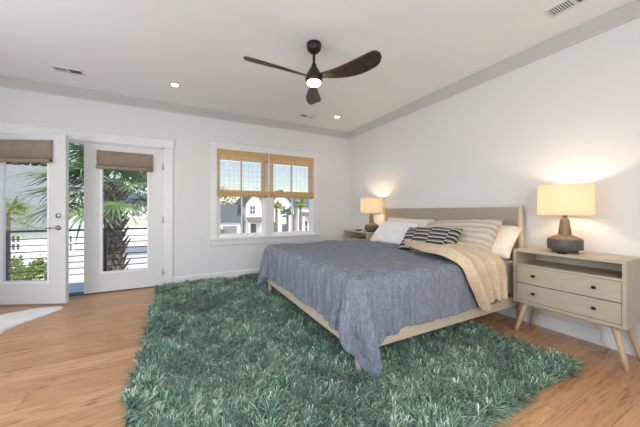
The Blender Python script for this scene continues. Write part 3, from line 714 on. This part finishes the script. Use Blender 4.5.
# ------------------------------------------------------------------ throw blanket
def bez(pts, t):
    n = len(pts)-1; s = t*n; i = min(int(s), n-1); u = s-i
    p0 = pts[max(i-1, 0)]; p1 = pts[i]; p2 = pts[i+1]; p3 = pts[min(i+2, n)]
    return 0.5*((2*p1)+(-p0+p2)*u+(2*p0-5*p1+4*p2-p3)*u*u+(-p0+3*p1-3*p2+p3)*u**3)
A = [Vector(p) for p in ((2.36, 2.36, 0.712), (2.24, 2.12, 0.715), (2.11, 1.82, 0.715), (2.06, 1.60, 0.712), (2.07, 1.452, 0.66), (2.14, 1.416, 0.52), (2.26, 1.408, 0.315))]
B = [Vector(p) for p in ((2.52, 2.40, 0.73), (2.56, 2.18, 0.735), (2.62, 1.90, 0.73), (2.66, 1.64, 0.715), (2.66, 1.462, 0.66), (2.63, 1.422, 0.55), (2.56, 1.410, 0.40))]
nu, nv = 110, 70; v = []
for i in range(nu+1):
    t = i/nu; a = bez(A, t); b = bez(B, t)
    ta = (bez(A, min(1, t+0.01))-bez(A, max(0, t-0.01))+bez(B, min(1, t+0.01))-bez(B, max(0, t-0.01))).normalized()
    for j in range(nv+1):
        s = j/nv; p = a.lerp(b, s)
        nrm = (b-a).normalized().cross(ta); nrm = nrm if (nrm.z > 0 or (abs(nrm.z) < 0.5 and nrm.y < 0)) else -nrm
        ph = s*4.2*2*math.pi+0.9*math.sin(t*4.0)+0.5*noise.noise(Vector((t*5, s*3, 0)))
        amp = 0.038+0.018*noise.noise(Vector((t*4, s*4, 3)))
        off = amp*abs(math.sin(ph/2))**0.9*1.9+0.004*noise.noise(Vector((t*30, s*20, 1)))
        edge = min(1, min(s, 1-s)*10); off *= 0.4+0.6*edge
        e2 = min(1, t*12); wob = 0.03*noise.noise(Vector((s*7, 5, 0)))*(t**3)
        p = p+nrm*(off*(0.5+0.5*e2)+0.012)+ta*(wob+0.02*math.sin(s*math.pi*3.3)*(t**6))
        v.append(p)
th_ = mesh_obj('throw_blanket', v, grid_faces(nu+1, nv+1), 'throw')
m_ = th_.modifiers.new('t', 'SOLIDIFY'); m_.thickness = 0.010; m_.offset = 0
tag(th_, 'beige knit throw blanket bunched across the bed and hanging over its near side', 'throw')

# ------------------------------------------------------------------ shag rug
def shag_mat():
    m, t, b = nodes_of('green_shag'); b.inputs['Roughness'].default_value = 0.8; b.inputs['Specular IOR Level'].default_value = 0.15; b.inputs['Sheen Weight'].default_value = 0.3
    at = t.nodes.new('ShaderNodeAttribute'); at.attribute_name = 'tone'; 
    r = t.nodes.new('ShaderNodeValToRGB'); e = r.color_ramp.elements
    e[0].position = 0; e[0].color = (0.016, 0.050, 0.038, 1); e[1].position = 1; e[1].color = (0.62, 0.76, 0.56, 1)
    k = e.new(0.35); k.color = (0.070, 0.155, 0.115, 1); k = e.new(0.7); k.color = (0.25, 0.385, 0.275, 1)
    t.links.new(at.outputs['Fac'], r.inputs[0]); t.links.new(r.outputs[0], b.inputs['Base Color']); return m
M['shag'] = shag_mat(); M['rug_back'] = simple('rug_backing', (0.02, 0.06, 0.055), 0.95)
RX0, RX1, RY0, RY1 = -0.25, 2.52, 0.85, 4.575
rug = tag(empty('rug', ((RX0+RX1)/2, (RY0+RY1)/2, 0)), 'large deep green shag rug under the bed', 'rug')
def pile(n, x0, x1, y0, y1, ln, wdt, mat, parent, name, seed, inside=None, flat=1.0, z0=0.010, clump=14, csize=0.009):
    rng = np.random.RandomState(seed)
    nc = n//clump; cx0 = np.repeat(rng.uniform(x0, x1, nc), clump); cy0 = np.repeat(rng.uniform(y0, y1, nc), clump); n = nc*clump
    x = cx0+rng.normal(0, csize, n); y = cy0+rng.normal(0, csize, n); x = np.clip(x, x0, x1); y = np.clip(y, y0, y1)
    ca = np.repeat(rng.normal(0, 0.85, nc), clump); cl = np.repeat(rng.normal(0, 0.30, nc), clump); ct = np.repeat(rng.normal(0, 0.13, nc), clump)
    if inside is not None: k = inside(x, y); x, y, ca, cl, ct = x[k], y[k], ca[k], cl[k], ct[k]; n = len(x)
    def fld(fx, fy, ph): return np.sin(x*fx+ph)*np.cos(y*fy+ph*1.7)
    a = 2.2*fld(5.1, 4.3, 0.3)+1.7*fld(11.3, 9.1, 1.9)+1.4*fld(17.0, 19.0, 4.1)+ca+rng.normal(0, 0.42, n)
    lean = 0.98+0.34*fld(7.7, 6.9, 5.5)+cl+rng.normal(0, 0.14, n)
    L = ln*rng.uniform(0.7, 1.15, n)
    dx, dy = np.cos(a), np.sin(a); px, py = -dy, dx
    lx, lz = np.sin(np.clip(lean, 0.15, 1.42))*flat, np.cos(np.clip(lean, 0.15, 1.42))
    V = np.zeros((n, 7, 3), np.float32); kk = rng.normal(0, 0.30, n)*L     # sideways curl
    seg = [(0.0, 0.0, 0.55), (0.40, 0.62, 1.0), (0.78, 0.95, 0.9)]
    for k, (h1, v1, ww) in enumerate(seg):
        cx = x+dx*L*lx*h1+px*kk*h1*h1; cy = y+dy*L*lx*h1+py*kk*h1*h1; cz = z0+L*lz*v1
        for s, q in ((-1, 0), (1, 1)):
            V[:, k*2+q, 0] = cx+px*wdt*ww*s; V[:, k*2+q, 1] = cy+py*wdt*ww*s; V[:, k*2+q, 2] = cz
    V[:, 6, 0] = x+dx*L*lx*0.98+px*kk*1.5; V[:, 6, 1] = y+dy*L*lx*0.98+py*kk*1.5; V[:, 6, 2] = z0+L*lz*0.93
    base = (np.arange(n)*7)[:, None]
    quads = np.concatenate([base+np.array([0, 1, 3, 2]), base+np.array([2, 3, 5, 4])], 0).reshape(-1)
    tris = (base+np.array([4, 5, 6])).reshape(-1)
    me = bpy.data.meshes.new(name); me.vertices.add(n*7); me.vertices.foreach_set('co', V.reshape(-1))
    nl_ = len(quads)+len(tris); me.loops.add(nl_); me.loops.foreach_set('vertex_index', np.concatenate([quads, tris]).astype(np.int32))
    nq = len(quads)//4; ntr = len(tris)//3; me.polygons.add(nq+ntr)
    me.polygons.foreach_set('loop_start', np.concatenate([np.arange(nq)*4, nq*4+np.arange(ntr)*3]).astype(np.int32))
    me.update(calc_edges=True); me.validate()
    patch = 0.5+0.28*fld(3.1, 2.6, 0.8)+0.22*fld(8.3, 10.1, 3.0)+0.2*fld(19, 15, 1.1)
    tn = np.clip(0.54+0.30*(patch-0.5)+ct+rng.normal(0, 0.19, n), 0, 1)
    at = me.attributes.new('tone', 'FLOAT', 'POINT'); at.data.foreach_set('value', np.repeat(tn, 7).astype(np.float32))
    me.polygons.foreach_set('use_smooth', [True]*len(me.polygons))
    me.materials.append(M[mat]); o = bpy.data.objects.new(name, me); COL.objects.link(o); o.parent = parent
    return o
rb = MB().box(RX0+0.01, RX1-0.01, RY0+0.01, RY1-0.01, 0.0005, 0.012).build('backing', 'rug_back', rug); rb.matrix_parent_inverse = Matrix.Translation(-rug.location)
pl = pile(320000, RX0, RX1, RY0, RY1, 0.080, 0.0028, 'shag', rug, 'pile', 3); pl.matrix_parent_inverse = Matrix.Translation(-rug.location); pl['kind'] = 'stuff'

# ------------------------------------------------------------------ sheepskin by the door
out = [(-1.175, 4.20), (-1.22, 4.05), (-1.33, 3.88), (-1.42, 3.72), (-1.44, 3.55), (-1.52, 3.44), (-1.72, 3.40), (-1.95, 3.46), (-2.15, 3.42), (-2.3, 3.55), (-2.25, 3.80),
       (-2.32, 4.02), (-2.15, 4.16), (-1.95, 4.14), (-1.75, 4.10), (-1.55, 4.20), (-1.42, 4.24), (-1.28, 4.245)]
out = [(p[0], p[1]) for p in out]
sk = tag(empty('sheepskin_rug', (-1.8, 3.85, 0)), 'white fluffy sheepskin rug on the wood floor by the open glass door', 'rug')
M['fur'] = simple('white_fur', (0.86, 0.86, 0.86), 0.95, noise_amt=0.05, nscale=9, bump=0.6, bscale=70)
cx_, cy_ = -1.82, 3.84; N_ = 220; ring = []
for i in range(N_):
    t = i/N_*len(out); k = int(t); u = t-k; P0, P1, P2, P3 = (Vector(out[(k+d) % len(out)]) for d in (-1, 0, 1, 2))
    q = 0.5*((2*P1)+(-P0+P2)*u+(2*P0-5*P1+4*P2-P3)*u*u+(-P0+3*P1-3*P2+P3)*u**3)
    d = (q-Vector((cx_, cy_))); ring.append(Vector((cx_, cy_))+d*(1+random.uniform(-0.012, 0.006)))
v = [(cx_, cy_, 0.034)]; f = []
prof = [(0.2, 0.034), (0.4, 0.034), (0.6, 0.033), (0.78, 0.032), (0.90, 0.029), (0.96, 0.023), (0.99, 0.013), (1.0, 0.001)]
for k, (sc, z) in enumerate(prof):
    for p in ring:
        x, y = cx_+(p.x-cx_)*sc, cy_+(p.y-cy_)*sc
        v.append((x, y, z+(0.005*noise.noise(Vector((x*14, y*14, 0)))+0.003*noise.noise(Vector((x*40, y*40, 0))) if z > 0.005 else 0)))
for i in range(N_):
    j = (i+1) % N_; f.append((0, 1+i, 1+j))
    for k in range(len(prof)-1): a_ = 1+k*N_; f.append((a_+i, a_+N_+i, a_+N_+j, a_+j))
fu = mesh_obj('fur', v, f, 'fur', sk); fu.matrix_parent_inverse = Matrix.Translation(-sk.location)

# ================================================================== OUTSIDE
GZ = -3.3
M['ground'] = simple('pale_concrete', (0.62, 0.60, 0.56), 0.9, noise_amt=0.06, nscale=0.6)
M['asphalt'] = simple('blue_grey_asphalt', (0.22, 0.25, 0.30), 0.9, noise_amt=0.1, nscale=2)
M['grass'] = simple('lawn', (0.20, 0.28, 0.08), 0.95, noise_amt=0.4, nscale=3)
M['deck'] = simple('balcony_deck', (0.52, 0.60, 0.68), 0.6, noise_amt=0.05, nscale=4)
M['siding'] = simple('white_siding', (0.80, 0.79, 0.76), 0.8, noise_amt=0.03, nscale=1, stretch=(0.2, 0.2, 8))
M['cream_brick'] = simple('pale_brick', (0.55, 0.47, 0.40), 0.9, noise_amt=0.2, nscale=5)
M['shingle'] = simple('grey_shingles', (0.11, 0.115, 0.13), 0.95, noise_amt=0.3, nscale=5, stretch=(1, 3, 3))
M['pale_shingle'] = simple('pale_shingles', (0.235, 0.235, 0.25), 0.95, noise_amt=0.22, nscale=9, stretch=(1, 2, 2))
M['blue_shingle'] = simple('slate_shingles', (0.12, 0.16, 0.24), 0.95, noise_amt=0.3, nscale=4)
M['win'] = simple('house_window_glass', (0.10, 0.13, 0.15), 0.1)
M['garage'] = simple('grey_garage_door', (0.22, 0.21, 0.21), 0.6)
M['awning'] = simple('brown_metal_roof', (0.17, 0.12, 0.09), 0.6)
M['trunk'] = simple('palm_trunk', (0.17, 0.14, 0.12), 0.95, noise_amt=0.5, nscale=12, bump=0.6)
M['bark'] = simple('tree_bark', (0.14, 0.10, 0.07), 0.95, noise_amt=0.4, nscale=8)
M['palm'] = simple('palm_leaf', (0.15, 0.23, 0.10), 0.38, noise_amt=0.6, nscale=4)
M['palm_y'] = simple('yellow_palm_leaf', (0.28, 0.33, 0.07), 0.5, noise_amt=0.4, nscale=5)
M['leaf'] = simple('shrub_leaf', (0.17, 0.24, 0.05), 0.7, noise_amt=0.5, nscale=6)
M['leaf_b'] = simple('autumn_leaf', (0.26, 0.16, 0.08), 0.8, noise_amt=0.5, nscale=4)
M['leaf_d'] = simple('dark_leaf', (0.04, 0.09, 0.03), 0.8, noise_amt=0.5, nscale=4)
struct(MB().box(-90, 110, 4.9, 160, GZ-0.2, GZ).build('ground', 'ground'))
struct(MB().box(-90, 110, 33, 41, GZ, GZ+0.02).build('street', 'asphalt'))
struct(MB().box(-40, -3.0, 12.5, 17.2, GZ, GZ+0.03).build('lawn', 'grass'))
# balcony
BYR = 5.97
struct(MB().box(-3.2, 0.16, Y1+T+0.021, BYR+0.06, -0.28, -0.09).build('balcony_deck', 'deck'))
rl = tag(empty('balcony_railing', (-1.5, BYR, -0.09)), 'black metal balcony railing with thin horizontal rods outside the glass doors', 'railing')
rl.location = (0, 0, 0)
MB().box(-3.15, 0.13, BYR-0.025, BYR+0.025, 0.795, 0.825).build('top_rail', 'black', rl)
for i in range(7):
    z = 0.06+i*0.104
    MB().tube([(-3.15, BYR, z), (0.13, BYR, z)], 0.0075, 8).build('rod', 'black', rl)
for x in (-3.12, -2.34, -1.12, 0.105):
    MB().box(x-0.028, x+0.028, BYR-0.028, BYR+0.028, -0.09, 0.795).build('post', 'black', rl)
MB().box(0.08, 0.13, Y1+T+0.03, BYR-0.03, 0.795, 0.825).build('side_rail', 'black', rl)

# palms
def frond_fan(mb, org, azim, elev, pet, blade_len, nb=26, spread=150, rng=random, droop=0.35, wd=0.020):
    """one fan leaf: a petiole and a fan of narrow folded leaflets"""
    d = Vector((math.cos(azim)*math.cos(elev), math.sin(azim)*math.cos(elev), math.sin(elev)))
    side = Vector((-math.sin(azim), math.cos(azim), 0)); up = side.cross(d) * -1
    org = Vector(org); tip = org+d*pet+Vector((0, 0, -droop*pet*0.25))
    mb.tube([org, org+d*pet*0.5, tip], 0.014, 5, 0.008)
    b = bmesh.new()
    d2 = (d+Vector((0, 0, -0.35*droop))).normalized()
    for k in range(nb):
        a = R(-spread+2*spread*k/(nb-1))+rng.uniform(-0.04, 0.04)
        L = blade_len*(0.62+0.38*math.cos(a*0.62))*rng.uniform(0.85, 1.05)
        q = (d2*math.cos(a)+side*math.sin(a)+up*0.12*math.cos(a*2)).normalized()
        pw = q.cross(up).normalized(); pts = []
        for s_, w_ in ((0, 0.25), (0.3, 1.0), (0.62, 0.8), (0.85, 0.4), (1.0, 0.04)):
            c = tip+q*L*s_+Vector((0, 0, -droop*L*(s_**2.2)*(0.5+rng.random()*0.4)))
            pts.append((c-pw*wd*w_, c+up*wd*w_*0.5, c+pw*wd*w_))
        vs2 = [[b.verts.new(p) for p in row] for row in pts]
        for r0, r1 in zip(vs2, vs2[1:]):
            b.faces.new((r0[0], r0[1], r1[1], r1[0])); b.faces.new((r0[1], r0[2], r1[2], r1[1]))
    mb.merge(b)
def palm(name, loc, height, crown_r, nf, label, cat='palm tree', group=None, rtrunk=0.19, mat='palm', detail=True, seed=1, nb=26, wd=0.020, fronds_as_parts=True, droopy=0.45, boots=1.0):
    rg = random.Random(seed); o = tag(empty(name, loc), label, cat, group)
    t = MB(); prof = [(0, 0)]+[(rtrunk*(1.12-0.3*i/12+0.04*(i % 2)), height*i/12) for i in range(13)]+[(0, height)]
    t.lathe(prof, 14)
    if detail:
        nb_ = int(height*34)
        for i in range(nb_):
            z = height*(0.02+0.98*i/nb_); a = i*2.4
            r0 = rtrunk*0.85; c0 = Vector((math.cos(a)*r0, math.sin(a)*r0, z)); ln = rg.uniform(0.16, 0.30)*boots
            c1 = c0+Vector((math.cos(a)*ln*0.62, math.sin(a)*ln*0.62, ln*0.9))
            t.tube([c0, (c0+c1)/2+Vector((0, 0, -0.015)), c1], 0.042*boots, 5, 0.014)
    t.build('trunk', 'trunk', o)
    top = Vector((0, 0, height))
    f = MB()
    for i in range(nf):
        a = i*2.399+rg.uniform(-0.2, 0.2); el = R(72-98*(i/nf)**0.85)+rg.uniform(-0.12, 0.12)
        if fronds_as_parts: f = MB()
        frond_fan(f, top+Vector((0, 0, rg.uniform(-0.15, 0.15))), a, el, crown_r*rg.uniform(0.45, 0.62), crown_r*rg.uniform(0.48, 0.62), nb, 150, rg, droopy, wd)
        if fronds_as_parts: f.build('frond', mat, o)
    if not fronds_as_parts: f.build('fronds', mat, o)
    return o
palm('palm_tree', (-1.32, 7.85, GZ), 4.98, 1.75, 30, 'large fan palm with shaggy trunk just beyond the balcony', rtrunk=0.20, seed=4, nb=28, wd=0.024)
palm('palm_tree', (-5.95, 15.2, GZ), 4.30, 1.15, 18, 'yellow-green palm low beyond the open glass door', rtrunk=0.12, mat='palm_y', seed=9, nb=18, fronds_as_parts=False, detail=False)
def at(px, Y):
    u = (px-320)/FPX; y = R(YAW); dx = math.sin(y)+u*math.cos(y); dy = math.cos(y)-u*math.sin(y); return dx*Y/dy
def zat(px, py, Y):
    u = (px-320)/FPX; y = R(YAW); dy = math.cos(y)-u*math.sin(y); return CAM_H+(211.15-py)*(Y/dy)/FPX
for k, (px, py, lb) in enumerate(((276.5, 206, 'slim palm tree on the street, leftmost of the three seen through the right window pane'),
                      (287.5, 213, 'slim palm tree on the street, middle of the three seen through the right window pane'),
                      (300.5, 204, 'slim palm tree on the street, rightmost of the three seen through the right window pane'))):
    Yp = 30+k*0.8; x = at(px, Yp); z = zat(px, py, Yp)
    palm('palm_tree', (x, Yp, GZ), z-GZ, 0.85, 20, lb, group='street palms outside the window', rtrunk=0.17, mat='palm_y' if k != 1 else 'palm', seed=20+k, nb=14, wd=0.05, fronds_as_parts=False, detail=False)

# leafy trees and shrubs
def leafy(name, loc, rad, n, mat, label, trunk_h=None, cat='tree', group=None, seed=1, leaf=0.12, sparse=False):
    rg = np.random.RandomState(seed); o = tag(empty(name, loc), label, cat, group)
    cz = (trunk_h or 0)+rad[2]*(1.0 if trunk_h is None else 0.75)
    u = rg.normal(size=(n, 3)); u /= np.linalg.norm(u, axis=1)[:, None]
    rr = rg.uniform(0.35, 1.0, n)**0.5*(1+0.18*np.sin(u[:, 0]*5+seed)+0.15*np.sin(u[:, 2]*7+seed*2)+0.1*np.sin(u[:, 1]*9))
    c = u*rr[:, None]*np.array(rad)+np.array([0, 0, cz]); c[:, 2] = np.maximum(c[:, 2], 0.05)
    a = rg.normal(size=(n, 3)); a /= np.linalg.norm(a, axis=1)[:, None]; b = np.cross(a, rg.normal(size=(n, 3))); b /= np.linalg.norm(b, axis=1)[:, None]
    s = leaf*rg.uniform(0.6, 1.3, n)[:, None]
    V = np.stack([c-a*s, c-b*s*0.5, c+a*s, c+b*s*0.5], 1).reshape(-1, 3)
    mesh_obj('foliage', V, [(4*i, 4*i+1, 4*i+2, 4*i+3) for i in range(n)], mat, o, smooth=False)
    w_ = MB(); th = cz if trunk_h else rad[2]*0.8; r0 = max(0.03, rad[0]*0.07)
    w_.tube([(0, 0, 0), (0.03, 0.02, th*0.5), (0, 0, th)], r0, 8, r0*0.6)
    for k in range(9 if trunk_h else 5):
        a_ = k*2.4; z_ = th*(0.45+0.05*k); q = Vector((math.cos(a_)*rad[0]*0.75, math.sin(a_)*rad[1]*0.75, z_+rad[2]*0.6))
        w_.tube([(0, 0, z_*0.8), Vector((q.x*0.5, q.y*0.5, (z_*0.8+q.z)/2)), q], r0*0.5, 6, r0*0.12)
    w_.build('branches', 'bark', o); return o

# houses
def house(px0, px1, Y, depth, z_eave, z_ridge, label, mat='siding', roofm='shingle', gable_front=False, parts=()):
    x0, x1 = at(px0, Y), at(px1, Y); cx = (x0+x1)/2; o = tag(empty('house', (cx, Y, GZ)), label, 'house')
    def L(x): return x-cx
    e = z_eave-GZ; r = z_ridge-GZ
    w_ = MB(); w_.box(L(x0), L(x1), 0, depth, 0, e)
    ov = 0.4
    if gable_front:
        w_.prism([(L(x0), e), (L(x1), e), (0, r-0.15)], 1, 0, depth)
    else:
        w_.prism([(0, e), (depth, e), (depth/2, r-0.15)], 0, L(x0), L(x1))
    w_.build('wall', mat, o)
    rf = MB()
    if gable_front:
        hw = (x1-x0)/2+ov; sl = (r-e)/(hw-ov)
        rf.prism([(-hw, e-ov*sl), (0, r), (hw, e-ov*sl), (hw, e-ov*sl+0.18), (0, r+0.2), (-hw, e-ov*sl+0.18)], 1, -ov, depth+ov)
    else:
        sl = (r-e)/(depth/2)
        rf.prism([(-ov, e-ov*sl), (depth/2, r), (depth+ov, e-ov*sl), (depth+ov, e-ov*sl+0.18), (depth/2, r+0.2), (-ov, e-ov*sl+0.18)], 0, L(x0)-ov, L(x1)+ov)
    rf.build('roof', roofm, o)
    for kind, a, b, pa, pb in parts:      # pixel rectangle of a facade piece, placed on the wall
        xa, xb = L(at(a, Y)), L(at(b, Y)); zt, zb = zat((a+b)/2, pa, Y)-GZ, max(0.0, zat((a+b)/2, pb, Y)-GZ)
        if kind == 'window':
            f = MB(); t = 0.10
            f.box(xa-t, xb+t, -0.05, -0.001, zt, zt+t*1.4).box(xa-t, xb+t, -0.07, -0.001, zb-t, zb).box(xa-t, xa, -0.05, -0.001, zb, zt).box(xb, xb+t, -0.05, -0.001, zb, zt)
            f.box((xa+xb)/2-0.03, (xa+xb)/2+0.03, -0.04, -0.001, zb, zt).box(xa, xb, -0.04, -0.001, (zt+zb)/2-0.04, (zt+zb)/2+0.04)
            f = f.build('window', 'siding', o); MB().box(xa, xb, -0.02, -0.0015, zb, zt).build('pane', 'win', f)
        elif kind == 'garage':
            g_ = MB(); n = 4
            for i in range(n): g_.box(xa, xb, -0.04, -0.001, zb+(zt-zb)*i/n+0.02, zb+(zt-zb)*(i+1)/n-0.02, 0.01)
            g_.box(xa, xb, -0.02, -0.001, zb, zt); g_.build('garage_door', 'garage', o)
        elif kind == 'door': 
            g_ = MB(); g_.box(xa, xb, -0.05, -0.001, zb, zt, 0.01).box(xa+0.1, xb-0.1, -0.07, -0.049, zt*0.45+zb*0.55, zt-0.15, 0.01); g_.build('front_door', 'win', o)
        elif kind == 'awning':
            g_ = MB(); g_.prism([(-1.5, zb), (-1.5, zb+0.12), (-0.001, zt), (-0.001, zt-0.12)], 0, xa, xb); g_.build('porch_roof', 'awning', o)
            for xx in (xa+0.15, xb-0.15): MB().box(xx-0.09, xx+0.09, -1.45, -1.27, 0, zb+0.01).build('porch_post', 'siding', o)
        elif kind == 'band':
            MB().box(xa, xb, -0.06, -0.001, zb, zt, 0.01).build('brick_band', 'cream_brick', o)
    return o
# neighbour seen through the open door
house(-60, 52, 21, 11, 0.35, 4.15, 'neighbouring white house with a large pale grey shingle roof beyond the open door', roofm='pale_shingle',
      parts=(('window', 12, 20, 236, 250), ('window', 66, 72, 236, 250)))
# across the street
house(58, 165, 50, 10, zat(110, 203, 50), zat(110, 193, 50), 'white house with slate blue roof beyond the shaggy palm trunk', roofm='blue_shingle',
      parts=(('window', 132, 139.5, 206, 216), ('window', 112, 119, 206, 216), ('window', 90, 97, 206, 216), ('band', 60, 163, 219, 227), ('window', 67, 74, 233, 243)))
house(196, 240.5, 44, 9, zat(225, 221, 44), zat(225, 205, 44), 'low grey-roofed garage wing seen through the left window pane', roofm='shingle',
      parts=(('garage', 222.5, 237, 226, 240),))
house(246, 264, 44, 9, zat(252, 203, 44), zat(252, 192, 44), 'white gabled house with brown porch roof seen through the left window pane', gable_front=True,
      parts=(('window', 250, 255, 206, 214), ('awning', 246.5, 263.5, 217, 222), ('door', 250.5, 256, 224, 236)))
house(269.5, 292.5, 44, 9, zat(285, 205, 44), zat(285, 191, 44), 'white gabled house behind the street palms, seen through the right window pane', gable_front=True,
      parts=(('window', 280, 285, 206, 214), ('window', 289, 293, 206, 214), ('door', 282, 287, 224, 236), ('window', 271.5, 275, 222, 233)))
house(298, 340, 44, 9, zat(318, 206, 44), zat(318, 192, 44), 'white house at the right edge of the window view behind the right street palm', roofm='shingle',
      parts=(('window', 303, 307, 221, 232), ('awning', 300, 312, 212, 216)))
# trees
leafy('tree', (at(222, 60), 62, GZ), (4.2, 3, 3.8), 1900, 'leaf_b', 'brown autumn tree behind the garage wing', 3.2, seed=2, leaf=0.22, group='trees behind the houses')
leafy('tree', (at(262, 60), 62, GZ), (3.5, 3, 2.6), 1300, 'leaf_b', 'brown tree behind the gabled houses at the middle of the window', 3.0, seed=3, leaf=0.25, group='trees behind the houses')
leafy('tree', (at(308, 58), 60, GZ), (3.0, 3, 2.6), 1300, 'leaf_b', 'brown tree behind the houses at the right of the window', 3.0, seed=4, leaf=0.25, group='trees behind the houses')
leafy('tree', (at(2, 40), 42, GZ), (5, 4, 5.0), 4500, 'leaf_d', 'dark green tree rising behind the pale roof at far left', 5.6, seed=5, leaf=0.3, group='trees behind the houses')
leafy('tree', (at(15, 70), 74, GZ), (8, 4, 8.0), 6000, 'leaf_d', 'dark green tree rising behind the pale roof beside the palm fronds', 5.6, seed=6, leaf=0.3, group='trees behind the houses')
leafy('tree', (at(105, 70), 78, GZ), (6, 4, 4.0), 3500, 'leaf_d', 'dark green tree behind the slate-roofed house', 4.0, seed=16, leaf=0.3, group='trees behind the houses')
for k, (px, Y, r, lb) in enumerate(((6, 19.6, 0.62, 'round yellow-green shrub beyond the railing at far left'),                                     (36, 16.6, 0.70, 'tall yellow-green shrub beyond the railing by the door stile'), (75, 43, 1.3, 'dark green hedge shrub seen through the gap between the doors'))):
    leafy('shrub', (at(px, Y), Y, GZ), (r, r, r*(1.7 if k < 2 else 1)), 1100, 'leaf' if k < 2 else 'leaf_d', lb, None, 'shrub', 'shrubs beyond the balcony', seed=30+k, leaf=0.11)
leafy('shrub', (at(220, 36), 36.5, GZ), (0.8, 0.8, 1.25), 600, 'leaf', 'yellow-green shrub by the garage wing at the lower left of the window', None, 'shrub', None, seed=40, leaf=0.14)
